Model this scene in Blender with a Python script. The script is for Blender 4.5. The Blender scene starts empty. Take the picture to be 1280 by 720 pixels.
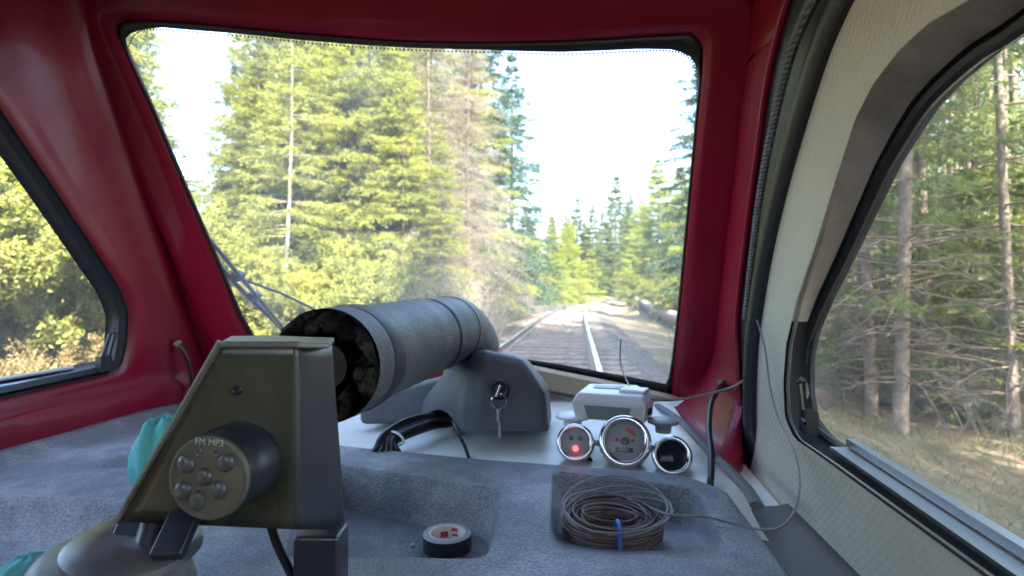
import bpy, math, random
import numpy as np
from mathutils import Vector, Matrix

scene = bpy.context.scene
COL = scene.collection
R_ = math.radians

# ------------------------------------------------------------------ camera, world, sun, exposure
F = 700.0                                   # focal length in 1280-px units
YAW = math.atan(82 / F)
PIT = math.atan(5 / F)
cam = bpy.data.cameras.new("camera")
cam.sensor_width = 36.0
cam.lens = F / 1280 * 36
cam.clip_start = 0.02
cam.clip_end = 2000
cam_o = bpy.data.objects.new("camera", cam)
COL.objects.link(cam_o)
cam_o.location = (0, 0, 0)
cam_o.rotation_euler = (R_(90) + PIT, 0, YAW)
scene.camera = cam_o
cam.dof.use_dof = True
cam.dof.focus_distance = .62
cam.dof.aperture_fstop = 7.5

SUN_EL, SUN_AZ = R_(47), R_(150)            # azimuth clockwise from +Y: behind and to the right
world = bpy.data.worlds.new("World")
scene.world = world
world.use_nodes = True
wn = world.node_tree
for n in list(wn.nodes):
    wn.nodes.remove(n)
sky = wn.nodes.new("ShaderNodeTexSky")
sky.sky_type = 'NISHITA'
sky.sun_disc = False
sky.sun_elevation = SUN_EL
sky.sun_rotation = SUN_AZ
sky.air_density = 1.0
sky.dust_density = 2.5
sky.ozone_density = 1.0
bg = wn.nodes.new("ShaderNodeBackground")
bg.inputs[1].default_value = 0.15
wo = wn.nodes.new("ShaderNodeOutputWorld")
wn.links.new(sky.outputs[0], bg.inputs[0])
wn.links.new(bg.outputs[0], wo.inputs[0])

sun = bpy.data.lights.new("sun", 'SUN')
sun.energy = 5.0
sun.angle = R_(0.5)
sun.color = (1.0, 0.95, 0.86)
sun_o = bpy.data.objects.new("sun", sun)
COL.objects.link(sun_o)
sd = Vector((math.sin(SUN_AZ) * math.cos(SUN_EL), math.cos(SUN_AZ) * math.cos(SUN_EL), math.sin(SUN_EL)))
sun_o.rotation_euler = sd.to_track_quat('Z', 'Y').to_euler()
sun_o.location = (5, -5, 20)

vs = scene.view_settings
vs.view_transform = 'Standard'
vs.look = 'None'
vs.exposure = 3.4
vs.gamma = 1.0
vs.use_curve_mapping = False
scene.render.engine = 'CYCLES'
cy = scene.cycles
cy.use_denoising = True
try:
    cy.denoiser = 'OPENIMAGEDENOISE'
except Exception:
    pass
cy.max_bounces = 9
cy.diffuse_bounces = 5
cy.glossy_bounces = 4
cy.transmission_bounces = 5
cy.transparent_max_bounces = 12
cy.caustics_reflective = False
cy.caustics_refractive = False
cy.sample_clamp_indirect = 6.0

# ------------------------------------------------------------------ pixel rays (photo pixels, 1280x720)
_fw = Vector((-math.sin(YAW) * math.cos(PIT), math.cos(YAW) * math.cos(PIT), math.sin(PIT)))
_rt = Vector((math.cos(YAW), math.sin(YAW), 0))
_up = _rt.cross(_fw)


def ray(px, py):
    return _fw + _rt * ((px - 640) / F) + _up * ((360 - py) / F)


def atC(px, py, d):
    return ray(px, py) * d


def atX(px, py, X):
    r = ray(px, py)
    return r * (X / r.x)


def atY(px, py, Y):
    r = ray(px, py)
    return r * (Y / r.y)


def atZ(px, py, Z):
    r = ray(px, py)
    return r * (Z / r.z)


def FS(x, z):                                # front of the cab: raked and gently bowed
    return 1.36 - 0.47 * (z + 0.2) - 0.22 * (x + 0.33) ** 2


def atF(px, py):
    r = ray(px, py)
    t = 1.2
    for _ in range(40):
        t = FS(r.x * t, r.z * t) / r.y
    return r * t


# ------------------------------------------------------------------ helpers
def sst(a, b, x):
    t = np.clip((np.asarray(x, float) - a) / (b - a), 0, 1)
    return t * t * (3 - 2 * t)


class MB:
    def __init__(self):
        self.v = []
        self.f = []
        self.m = []

    def add(self, verts, faces, mi=0):
        o = len(self.v)
        self.v.extend([tuple(p) for p in verts])
        self.f.extend([tuple(i + o for i in f) for f in faces])
        self.m.extend([mi] * len(faces))
        return self

    def box(self, c, s, M=None, mi=0):
        x, y, z = s[0] / 2, s[1] / 2, s[2] / 2
        vs_ = [Vector((a * x, b * y, d * z)) for a in (-1, 1) for b in (-1, 1) for d in (-1, 1)]
        if M is not None:
            vs_ = [M @ p for p in vs_]
        vs_ = [p + Vector(c) for p in vs_]
        return self.add(vs_, [(0, 1, 3, 2), (4, 6, 7, 5), (0, 4, 5, 1), (2, 3, 7, 6), (0, 2, 6, 4), (1, 5, 7, 3)], mi)

    def tube(self, pts, r, n=8, cap=True, mi=0, flat=1.0, upv=None, closed=False):
        pts = [Vector(p) for p in pts]
        k = len(pts)
        rs = r if isinstance(r, (list, tuple, np.ndarray)) else [r] * k
        o = len(self.v)
        nrm = None
        for i, p in enumerate(pts):
            if closed:
                t = pts[(i + 1) % k] - pts[i - 1]
            else:
                t = pts[min(i + 1, k - 1)] - pts[max(i - 1, 0)]
            t.normalize()
            if nrm is None:
                nrm = Vector(upv) if upv else (Vector((0, 0, 1)) if abs(t.z) < .9 else Vector((1, 0, 0)))
            nrm = nrm - t * nrm.dot(t)
            if nrm.length < 1e-6:
                nrm = Vector((1, 0, 0)) - t * t.x
            nrm.normalize()
            b = t.cross(nrm)
            for j in range(n):
                a = 2 * math.pi * j / n
                self.v.append(tuple(p + nrm * (math.cos(a) * rs[i] * flat) + b * (math.sin(a) * rs[i])))
        segs = k if closed else k - 1
        for i in range(segs):
            i2 = (i + 1) % k
            for j in range(n):
                j2 = (j + 1) % n
                self.f.append((o + i * n + j, o + i2 * n + j, o + i2 * n + j2, o + i * n + j2))
                self.m.append(mi)
        if cap and not closed:
            self.f.append(tuple(o + j for j in range(n))[::-1])
            self.f.append(tuple(o + (k - 1) * n + j for j in range(n)))
            self.m += [mi, mi]
        return self

    def lathe(self, prof, n=32, M=None, mi=0):
        """prof: (radius, height) pairs turned about local Z; profile order outward-up"""
        o = len(self.v)
        for (r, h) in prof:
            for j in range(n):
                a = 2 * math.pi * j / n
                p = Vector((r * math.cos(a), r * math.sin(a), h))
                self.v.append(tuple(M @ p if M is not None else p))
        for i in range(len(prof) - 1):
            for j in range(n):
                j2 = (j + 1) % n
                self.f.append((o + i * n + j, o + i * n + j2, o + (i + 1) * n + j2, o + (i + 1) * n + j))
                self.m.append(mi)
        return self

    def prism(self, poly, d, M=None, mi=0):
        """polygon in local XY extruded from z=0 to z=d"""
        n = len(poly)
        vs_ = [Vector((p[0], p[1], 0)) for p in poly] + [Vector((p[0], p[1], d)) for p in poly]
        if M is not None:
            vs_ = [M @ p for p in vs_]
        fs = [tuple(range(n))[::-1], tuple(range(n, 2 * n))]
        fs += [(i, (i + 1) % n, n + (i + 1) % n, n + i) for i in range(n)]
        return self.add(vs_, fs, mi)


WM = {}                                      # world matrices of roots and parts


def _link(o, parent):
    COL.objects.link(o)
    if parent is not None:
        o.parent = parent
    WM[o.name] = (WM[parent.name] @ o.matrix_basis) if parent is not None else o.matrix_basis.copy()
    return o


def obj(name, mb, mat, parent=None, world=True, smooth=True, bevel=0, bseg=2, subsurf=0, solid=0, soff=-1, ang=40, split=None):
    me = bpy.data.meshes.new(name)
    me.from_pydata(mb.v, [], mb.f)
    mats = mat if isinstance(mat, (list, tuple)) else [mat]
    for m in mats:
        me.materials.append(m)
    me.polygons.foreach_set("material_index", mb.m)
    me.update()
    o = bpy.data.objects.new(name, me)
    _link(o, parent)
    if parent is not None and world:
        me.transform(WM[parent.name].inverted())
    if smooth:
        me.polygons.foreach_set("use_smooth", [True] * len(me.polygons))
        if bevel == 0 and ang < 180:
            me.set_sharp_from_angle(angle=R_(ang))
    if solid:
        md = o.modifiers.new("solid", 'SOLIDIFY')
        md.thickness = solid
        md.offset = soff
    if bevel:
        md = o.modifiers.new("bevel", 'BEVEL')
        md.width = bevel
        md.segments = bseg
        md.limit_method = 'ANGLE'
        md.angle_limit = R_(28)
        md.harden_normals = False
        if smooth:
            me.polygons.foreach_set("use_smooth", [False] * len(me.polygons))
            w = o.modifiers.new("wn", 'WEIGHTED_NORMAL')
            me.polygons.foreach_set("use_smooth", [True] * len(me.polygons))
    if subsurf:
        md = o.modifiers.new("sub", 'SUBSURF')
        md.levels = subsurf
        md.render_levels = subsurf
    return o


def empty(name, loc=(0, 0, 0), rot=None, parent=None):
    o = bpy.data.objects.new(name, None)
    o.empty_display_size = .05
    M = Matrix.Translation(Vector(loc))
    if rot is not None:
        M = M @ rot.to_4x4()
    o.matrix_basis = M
    _link(o, parent)
    return o


def tag(o, label, cat, group=None, kind=None):
    o["label"] = label
    o["category"] = cat
    if group:
        o["group"] = group
    if kind:
        o["kind"] = kind
    return o


def struct(o):
    o["kind"] = "structure"
    return o


def frame(n, up=(0, 0, 1)):
    """rotation whose local Z is n"""
    n = Vector(n).normalized()
    u = Vector(up)
    x = u.cross(n).normalized()
    y = n.cross(x)
    return Matrix((x, y, n)).transposed()


def spline(pts, k=8, closed=False):
    pts = [Vector(p) for p in pts]
    n = len(pts)
    out = []
    segs = n if closed else n - 1
    for i in range(segs):
        if closed:
            p0, p1, p2, p3 = pts[i - 1], pts[i], pts[(i + 1) % n], pts[(i + 2) % n]
        else:
            p0, p1, p2, p3 = pts[max(i - 1, 0)], pts[i], pts[i + 1], pts[min(i + 2, n - 1)]
        for j in range(k):
            t = j / k
            out.append(.5 * ((2 * p1) + (p2 - p0) * t + (2 * p0 - 5 * p1 + 4 * p2 - p3) * t * t + (3 * p1 - p0 - 3 * p2 + p3) * t ** 3))
    if not closed:
        out.append(pts[-1])
    return out


# ------------------------------------------------------------------ materials
def mat(name, col, rough=.5, metal=0., bump=None, var=None, spec=.5, coat=0., trans=None, emit=None, sheen=0., rvar=None):
    """bump: (scale, strength, distance[, kind]); var: (scale, second colour, amount)"""
    m = bpy.data.materials.new(name)
    m.use_nodes = True
    nt = m.node_tree
    b = nt.nodes["Principled BSDF"]
    b.inputs["Base Color"].default_value = (*col, 1)
    b.inputs["Roughness"].default_value = rough
    b.inputs["Metallic"].default_value = metal
    b.inputs["Specular IOR Level"].default_value = spec
    b.inputs["Coat Weight"].default_value = coat
    b.inputs["Coat Roughness"].default_value = .12
    b.inputs["Sheen Weight"].default_value = sheen
    tc = nt.nodes.new("ShaderNodeTexCoord")
    if var:
        sc, c2, amt = var
        no = nt.nodes.new("ShaderNodeTexNoise")
        no.inputs["Scale"].default_value = sc
        no.inputs["Detail"].default_value = 6
        no.inputs["Roughness"].default_value = .65
        nt.links.new(tc.outputs["Object"], no.inputs["Vector"])
        rp = nt.nodes.new("ShaderNodeValToRGB")
        rp.color_ramp.elements[0].position = .5 - .5 * (1 - amt) * .4
        rp.color_ramp.elements[1].position = .5 + .3 * (1.2 - amt)
        rp.color_ramp.elements[0].color = (*col, 1)
        rp.color_ramp.elements[1].color = (*c2, 1)
        nt.links.new(no.outputs["Fac"], rp.inputs[0])
        nt.links.new(rp.outputs[0], b.inputs["Base Color"])
    if rvar:
        sc, lo, hi = rvar
        no2 = nt.nodes.new("ShaderNodeTexNoise")
        no2.inputs["Scale"].default_value = sc
        no2.inputs["Detail"].default_value = 5
        nt.links.new(tc.outputs["Object"], no2.inputs["Vector"])
        mr = nt.nodes.new("ShaderNodeMapRange")
        mr.inputs["From Min"].default_value = .3
        mr.inputs["From Max"].default_value = .7
        mr.inputs["To Min"].default_value = lo
        mr.inputs["To Max"].default_value = hi
        nt.links.new(no2.outputs["Fac"], mr.inputs["Value"])
        nt.links.new(mr.outputs[0], b.inputs["Roughness"])
    if bump:
        kind = bump[3] if len(bump) > 3 else 'noise'
        if kind == 'voronoi':
            t = nt.nodes.new("ShaderNodeTexVoronoi")
            out = t.outputs["Distance"]
        else:
            t = nt.nodes.new("ShaderNodeTexNoise")
            t.inputs["Detail"].default_value = 4
            out = t.outputs["Fac"]
        t.inputs["Scale"].default_value = bump[0]
        nt.links.new(tc.outputs["Object"], t.inputs["Vector"])
        bp = nt.nodes.new("ShaderNodeBump")
        bp.inputs["Strength"].default_value = bump[1]
        bp.inputs["Distance"].default_value = bump[2]
        nt.links.new(out, bp.inputs["Height"])
        nt.links.new(bp.outputs[0], b.inputs["Normal"])
    if emit:
        b.inputs["Emission Color"].default_value = (*emit[0], 1)
        b.inputs["Emission Strength"].default_value = emit[1]
    return m


def glass_mat(name, dust=.05, tint=(.93, .97, .96), refl=.7):
    m = bpy.data.materials.new(name)
    m.use_nodes = True
    nt = m.node_tree
    for n in list(nt.nodes):
        nt.nodes.remove(n)
    out = nt.nodes.new("ShaderNodeOutputMaterial")
    tr = nt.nodes.new("ShaderNodeBsdfTransparent")
    tr.inputs[0].default_value = (*tint, 1)
    gl = nt.nodes.new("ShaderNodeBsdfGlossy")
    gl.inputs["Roughness"].default_value = .03
    fr = nt.nodes.new("ShaderNodeLayerWeight")
    pw = nt.nodes.new("ShaderNodeMath")
    pw.operation = 'POWER'
    pw.inputs[1].default_value = 4.5
    nt.links.new(fr.outputs["Facing"], pw.inputs[0])
    mu = nt.nodes.new("ShaderNodeMath")
    mu.operation = 'MULTIPLY_ADD'
    mu.inputs[1].default_value = .9 * refl
    mu.inputs[2].default_value = .045 * refl
    nt.links.new(pw.outputs[0], mu.inputs[0])
    mx = nt.nodes.new("ShaderNodeMixShader")
    nt.links.new(mu.outputs[0], mx.inputs[0])
    nt.links.new(tr.outputs[0], mx.inputs[1])
    nt.links.new(gl.outputs[0], mx.inputs[2])
    df = nt.nodes.new("ShaderNodeBsdfTranslucent")
    df.inputs[0].default_value = (.8, .82, .85, 1)
    tc = nt.nodes.new("ShaderNodeTexCoord")
    no = nt.nodes.new("ShaderNodeTexNoise")
    no.inputs["Scale"].default_value = 7
    no.inputs["Detail"].default_value = 6
    nt.links.new(tc.outputs["Object"], no.inputs["Vector"])
    mr = nt.nodes.new("ShaderNodeMapRange")
    mr.inputs["From Min"].default_value = .3
    mr.inputs["From Max"].default_value = .75
    mr.inputs["To Min"].default_value = dust * .6
    mr.inputs["To Max"].default_value = dust * 1.7
    nt.links.new(no.outputs["Fac"], mr.inputs["Value"])
    m2 = nt.nodes.new("ShaderNodeMixShader")
    nt.links.new(mr.outputs[0], m2.inputs[0])
    nt.links.new(mx.outputs[0], m2.inputs[1])
    nt.links.new(df.outputs[0], m2.inputs[2])
    nt.links.new(m2.outputs[0], out.inputs[0])
    return m


def leaf_mat(name, c1, c2, transl=.35):
    m = bpy.data.materials.new(name)
    m.use_nodes = True
    nt = m.node_tree
    for n in list(nt.nodes):
        nt.nodes.remove(n)
    out = nt.nodes.new("ShaderNodeOutputMaterial")
    ge = nt.nodes.new("ShaderNodeNewGeometry")
    oi = nt.nodes.new("ShaderNodeObjectInfo")
    ad = nt.nodes.new("ShaderNodeMath")
    ad.operation = 'MULTIPLY_ADD'
    ad.inputs[1].default_value = .62
    nt.links.new(ge.outputs["Random Per Island"], ad.inputs[0])
    m3 = nt.nodes.new("ShaderNodeMath")
    m3.operation = 'MULTIPLY'
    m3.inputs[1].default_value = .38
    nt.links.new(oi.outputs["Random"], m3.inputs[0])
    nt.links.new(m3.outputs[0], ad.inputs[2])
    rp = nt.nodes.new("ShaderNodeValToRGB")
    rp.color_ramp.elements[0].color = (*c1, 1)
    rp.color_ramp.elements[1].color = (*c2, 1)
    nt.links.new(ad.outputs[0], rp.inputs[0])
    d = nt.nodes.new("ShaderNodeBsdfPrincipled")
    d.inputs["Roughness"].default_value = .6
    d.inputs["Specular IOR Level"].default_value = .3
    nt.links.new(rp.outputs[0], d.inputs["Base Color"])
    t = nt.nodes.new("ShaderNodeBsdfTranslucent")
    br = nt.nodes.new("ShaderNodeMixRGB")
    br.blend_type = 'MULTIPLY'
    br.inputs[0].default_value = 1
    br.inputs[2].default_value = (1.5, 1.5, .7, 1)
    nt.links.new(rp.outputs[0], br.inputs[1])
    nt.links.new(br.outputs[0], t.inputs[0])
    mx = nt.nodes.new("ShaderNodeMixShader")
    mx.inputs[0].default_value = transl
    nt.links.new(d.outputs[0], mx.inputs[1])
    nt.links.new(t.outputs[0], mx.inputs[2])
    nt.links.new(mx.outputs[0], out.inputs[0])
    return m


M_ = {}
M_['red'] = mat('red_paint', (.205, .0012, .020), .34, bump=(14, .12, .01), coat=.14, rvar=(9, .3, .55), var=(5, (.25, .002, .024), .5), spec=.22)
M_['dash'] = mat('grained_plastic', (.145, .156, .180), .45, bump=(300, .9, .0035), var=(7, (.275, .288, .318), .8), spec=.6, rvar=(30, .36, .6))
_nt = M_['dash'].node_tree
_b = _nt.nodes["Principled BSDF"]
_src = _b.inputs["Base Color"].links[0].from_socket
_n = _nt.nodes.new("ShaderNodeTexNoise")
_n.inputs["Scale"].default_value = 330
_n.inputs["Detail"].default_value = 3
_tc = _nt.nodes.new("ShaderNodeTexCoord")
_nt.links.new(_tc.outputs["Object"], _n.inputs["Vector"])
_r = _nt.nodes.new("ShaderNodeValToRGB")
_r.color_ramp.elements[0].position, _r.color_ramp.elements[0].color = .34, (.70, .70, .70, 1)
_r.color_ramp.elements[1].position, _r.color_ramp.elements[1].color = .68, (1.36, 1.36, 1.36, 1)
_nt.links.new(_n.outputs["Fac"], _r.inputs[0])
_m = _nt.nodes.new("ShaderNodeMixRGB")
_m.blend_type = 'MULTIPLY'
_m.inputs[0].default_value = 1
_nt.links.new(_src, _m.inputs[1])
_nt.links.new(_r.outputs[0], _m.inputs[2])
_nt.links.new(_m.outputs[0], _b.inputs["Base Color"])
M_['abs'] = mat('grey_moulded_plastic', (.075, .08, .092), .5, bump=(380, .55, .002), var=(14, (.11, .115, .125), .5))
M_['foam'] = mat('foam_jacket', (.062, .067, .078), .5, bump=(210, .5, .003), var=(20, (.085, .091, .102), .6))
M_['foamcut'] = mat('cut_foam', (.008, .008, .009), .95, spec=.15, bump=(90, 1.0, .012), var=(40, (.035, .031, .025), .7))
M_['band'] = mat('rubber_band', (.018, .019, .022), .5, bump=(60, .2, .002))
M_['white'] = mat('white_paint', (.72, .75, .72), .38, bump=(30, .1, .004), var=(7, (.62, .64, .58), .5))
M_['tan'] = mat('tan_trim', (.36, .28, .19), .6, bump=(60, .3, .003), var=(30, (.26, .2, .14), .5))
M_['seal'] = mat('black_rubber', (.012, .013, .016), .42, bump=(80, .2, .002))
M_['framerubber'] = mat('matte_black_rubber', (.007, .008, .010), .8, spec=.12)
M_['gasket'] = mat('grey_rubber', (.13, .135, .14), .6, bump=(200, .3, .002))
M_['taupe'] = mat('taupe_frame', (.36, .31, .265), .75, spec=.2, bump=(25, .12, .003), var=(8, (.15, .135, .12), .5))
M_['blackpaint'] = mat('black_paint', (.012, .013, .018), .32, bump=(40, .1, .002), rvar=(20, .25, .5))
M_['alu'] = mat('aluminium', (.42, .44, .48), .38, 1.0, bump=(120, .1, .001))
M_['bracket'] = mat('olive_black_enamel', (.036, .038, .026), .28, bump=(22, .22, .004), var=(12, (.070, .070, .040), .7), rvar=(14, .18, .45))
M_['bracketside'] = mat('dark_enamel_shade', (.022, .023, .026), .36, bump=(30, .2, .003), rvar=(14, .28, .5))  # dark post enamel; on the bracket's side it holds painted shade
M_['pad'] = mat('control_pad_plastic', (.078, .08, .058), .42, bump=(60, .1, .001))
M_['button'] = mat('grey_rubber_button', (.06, .063, .062), .38)
M_['print'] = mat('pale_print', (.42, .43, .36), .6)
M_['chrome'] = mat('chrome', (.62, .63, .66), .16, 1.0)
M_['dial'] = mat('grey_dial', (.34, .35, .36), .5, var=(60, (.29, .30, .31), .4))
M_['darkdial'] = mat('dark_dial', (.010, .014, .022), .7, spec=.15)
M_['redneedle'] = mat('red_needle', (.75, .06, .04), .5)
M_['redprint'] = mat('red_print', (.55, .04, .05), .6)
M_['led'] = mat('red_led', (.9, .02, .02), .4, emit=((1, .03, .03), 1.2))
M_['device'] = mat('white_plastic', (.76, .78, .80), .4, bump=(80, .05, .001))
M_['devgrey'] = mat('grey_plastic', (.27, .285, .30), .45)
M_['cable'] = mat('black_cable', (.012, .012, .014), .4)
M_['greywire'] = mat('grey_wire', (.20, .19, .19), .5)
M_['brownwire'] = mat('brown_wire', (.070, .043, .034), .5, var=(50, (.12, .088, .074), .5))
M_['blue'] = mat('blue_tie', (.03, .14, .42), .45)
M_['teal'] = mat('teal_cloth', (.07, .34, .33), .8, bump=(150, .6, .003), var=(30, (.10, .42, .40), .5))
M_['tape'] = mat('grey_tape', (.33, .36, .39), .4)
M_['tapeblack'] = mat('dark_tape', (.02, .022, .026), .35)
M_['card'] = mat('cardboard_core', (.70, .66, .60), .7, bump=(100, .1, .001))
M_['key'] = mat('key_metal', (.6, .6, .58), .25, 1.0)
M_['pedestal'] = mat('worn_grey_metal', (.10, .10, .082), .42, var=(14, (.17, .16, .13), .6), bump=(30, .15, .003))
M_['disc'] = mat('dark_steel', (.11, .11, .115), .3, .5, var=(25, (.2, .19, .18), .4))
M_['floor'] = mat('floor_mat', (.05, .05, .05), .8, bump=(100, .4, .003))
M_['bolt'] = mat('rusty_bolt', (.22, .15, .09), .5, .6, var=(90, (.3, .25, .18), .5))
M_['glass'] = glass_mat('windscreen_glass', .08)
M_['sglass'] = glass_mat('side_glass', .032, (.90, .94, .92), .5)
M_['lens'] = glass_mat('gauge_lens', .004, (.96, .96, .96), .15)
M_['frit'] = mat('black_frit', (.008, .008, .01), .4)

# cream textured vinyl: a small woven emboss from two crossed waves
mc = mat('cream_vinyl', (.58, .535, .41), .5, var=(6, (.51, .475, .365), .5))
nt = mc.node_tree
tc = nt.nodes.new("ShaderNodeTexCoord")
hs = []
for ang in (38, -38):
    mp = nt.nodes.new("ShaderNodeMapping")
    mp.inputs["Rotation"].default_value = (R_(ang), 0, 0)
    nt.links.new(tc.outputs["Object"], mp.inputs[0])
    wv = nt.nodes.new("ShaderNodeTexWave")
    wv.bands_direction = 'Y'
    wv.inputs["Scale"].default_value = 34
    wv.inputs["Distortion"].default_value = .4
    wv.inputs["Detail"].default_value = 1
    nt.links.new(mp.outputs[0], wv.inputs["Vector"])
    hs.append(wv)
mm = nt.nodes.new("ShaderNodeMath")
mm.operation = 'MULTIPLY'
nt.links.new(hs[0].outputs["Fac"], mm.inputs[0])
nt.links.new(hs[1].outputs["Fac"], mm.inputs[1])
bp = nt.nodes.new("ShaderNodeBump")
bp.inputs["Strength"].default_value = .28
bp.inputs["Distance"].default_value = .003
nt.links.new(mm.outputs[0], bp.inputs["Height"])
nt.links.new(bp.outputs[0], nt.nodes["Principled BSDF"].inputs["Normal"])
M_['cream'] = mc

# ------------------------------------------------------------------ terrain
RZ = -0.87                                   # rail head
rng = np.random.default_rng(5)


def cx(y):                                   # track centre line
    y = np.asarray(y, float)
    return -0.51 + np.maximum(0, y - 16) ** 2 / 640.0


def vnoise(x, y, s, seed=0):
    x = np.asarray(x, float) / s
    y = np.asarray(y, float) / s
    xi, yi = np.floor(x), np.floor(y)
    fx, fy = x - xi, y - yi
    fx, fy = fx * fx * (3 - 2 * fx), fy * fy * (3 - 2 * fy)

    def h(a, b):
        v = np.sin(a * 127.1 + b * 311.7 + seed * 74.7) * 43758.5453
        return v - np.floor(v)
    return (h(xi, yi) * (1 - fx) + h(xi + 1, yi) * fx) * (1 - fy) + (h(xi, yi + 1) * (1 - fx) + h(xi + 1, yi + 1) * fx) * fy


def gz(x, y):
    """ground height"""
    d = np.asarray(x, float) - cx(y)
    z = np.full(np.shape(d), RZ - .22)
    # right: shoulder then a slope falling away into the wood
    z = z - .10 * sst(1.3, 2.0, d) - .38 * sst(2.2, 4.4, d) - .35 * sst(4.5, 12, d)
    # left: small ditch then level ground
    z = z - .12 * sst(1.4, 2.6, -d) + .25 * sst(3.0, 6.0, -d) + .8 * sst(6, 30, -d)
    n = (vnoise(x, y, 1.3, 1) - .5) * .16 + (vnoise(x, y, .45, 2) - .5) * .06 + (vnoise(x, y, 5, 3) - .5) * .5
    z = z + n * sst(1.6, 4.5, np.abs(d))
    # a low dirt bank along the inside of the bend
    z = z + .95 * sst(24, 34, y) * sst(80, 60, y) * sst(2.6, 4.0, d) * sst(12, 6.5, d)
    return z


def grid_mesh(name, xs, ys, zf, m):
    X, Y = np.meshgrid(xs, ys)
    Z = zf(X, Y)
    v = np.stack([X, Y, Z], -1).reshape(-1, 3)
    nx, ny = len(xs), len(ys)
    i = np.arange(nx * ny).reshape(ny, nx)
    f = np.stack([i[:-1, :-1], i[:-1, 1:], i[1:, 1:], i[1:, :-1]], -1).reshape(-1, 4)
    me = bpy.data.meshes.new(name)
    me.from_pydata(v.tolist(), [], f.tolist())
    me.materials.append(m)
    me.polygons.foreach_set("use_smooth", [True] * len(me.polygons))
    o = bpy.data.objects.new(name, me)
    COL.objects.link(o)
    WM[o.name] = Matrix()
    return o


def ground_material():
    m = bpy.data.materials.new("forest_ground")
    m.use_nodes = True
    nt = m.node_tree
    b = nt.nodes["Principled BSDF"]
    b.inputs["Roughness"].default_value = .95
    b.inputs["Specular IOR Level"].default_value = .1
    tc = nt.nodes.new("ShaderNodeTexCoord")

    def noise(s, d=6):
        n = nt.nodes.new("ShaderNodeTexNoise")
        n.inputs["Scale"].default_value = s
        n.inputs["Detail"].default_value = d
        n.inputs["Roughness"].default_value = .65
        nt.links.new(tc.outputs["Object"], n.inputs["Vector"])
        return n
    n1, n2, n3 = noise(.6), noise(3.5), noise(22)
    r1 = nt.nodes.new("ShaderNodeValToRGB")
    e = r1.color_ramp.elements
    e[0].position, e[0].color = .30, (.085, .062, .043, 1)
    e[1].position, e[1].color = .72, (.23, .175, .105, 1)
    e.new(.5).color = (.15, .115, .075, 1)
    nt.links.new(n2.outputs[0], r1.inputs[0])
    r2 = nt.nodes.new("ShaderNodeValToRGB")
    r2.color_ramp.elements[0].position, r2.color_ramp.elements[1].position = .5, .68
    nt.links.new(n1.outputs[0], r2.inputs[0])
    mx = nt.nodes.new("ShaderNodeMixRGB")
    mx.inputs[2].default_value = (.11, .115, .045, 1)
    nt.links.new(r2.outputs[0], mx.inputs[0])
    nt.links.new(r1.outputs[0], mx.inputs[1])
    m2 = nt.nodes.new("ShaderNodeMixRGB")
    m2.blend_type = 'OVERLAY'
    m2.inputs[0].default_value = .7
    nt.links.new(mx.outputs[0], m2.inputs[1])
    nt.links.new(n3.outputs[0], m2.inputs[2])
    nt.links.new(m2.outputs[0], b.inputs["Base Color"])
    bp = nt.nodes.new("ShaderNodeBump")
    bp.inputs["Strength"].default_value = .8
    bp.inputs["Distance"].default_value = .08
    nt.links.new(n3.outputs[0], bp.inputs["Height"])
    nt.links.new(bp.outputs[0], b.inputs["Normal"])
    return m


M_['ground'] = ground_material()
gx = np.concatenate([np.linspace(-400, -45, 14)[:-1], np.linspace(-45, -12, 40)[:-1], np.linspace(-12, 14, 131)[:-1], np.linspace(14, 45, 38)[:-1], np.linspace(45, 400, 14)])
gy = np.concatenate([np.linspace(-300, -20, 10)[:-1], np.linspace(-20, 2, 30)[:-1], np.linspace(2, 45, 180)[:-1], np.linspace(45, 140, 90)[:-1], np.linspace(140, 900, 16)])
struct(grid_mesh("ground", gx, gy, gz, M_['ground']))

M_['ballast'] = mat('ballast_stone', (.075, .062, .052), .9, bump=(26, 1.0, .05, 'voronoi'), var=(18, (.155, .128, .102), .7), spec=.2)
by = np.concatenate([np.linspace(-12, 3, 40)[:-1], np.linspace(3, 40, 240)[:-1], np.linspace(40, 125, 120)])
bd = np.concatenate([np.linspace(-2.1, -1.2, 8)[:-1], np.linspace(-1.2, 1.2, 40)[:-1], np.linspace(1.2, 2.9, 14)])
D, Y = np.meshgrid(bd, by)
X = D + cx(Y)
Z = RZ - .175 - .20 * sst(1.45, 2.1, np.abs(D)) + (vnoise(X, Y, .11, 8) - .5) * .05 + (vnoise(X, Y, .5, 9) - .5) * .05
Z = np.where(D < -2.0, Z - .3, Z)
Z = np.where(D > 2.0, Z - .30 * sst(2.1, 2.85, D) - .02, Z)
i = np.arange(D.size).reshape(D.shape)
bm_ = MB()
bm_.v = np.stack([X, Y, Z], -1).reshape(-1, 3).tolist()
bm_.f = np.stack([i[:-1, :-1], i[:-1, 1:], i[1:, 1:], i[1:, :-1]], -1).reshape(-1, 4).tolist()
bm_.m = [0] * len(bm_.f)
struct(obj("ballast_bed", bm_, M_['ballast'], ang=180))

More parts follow.
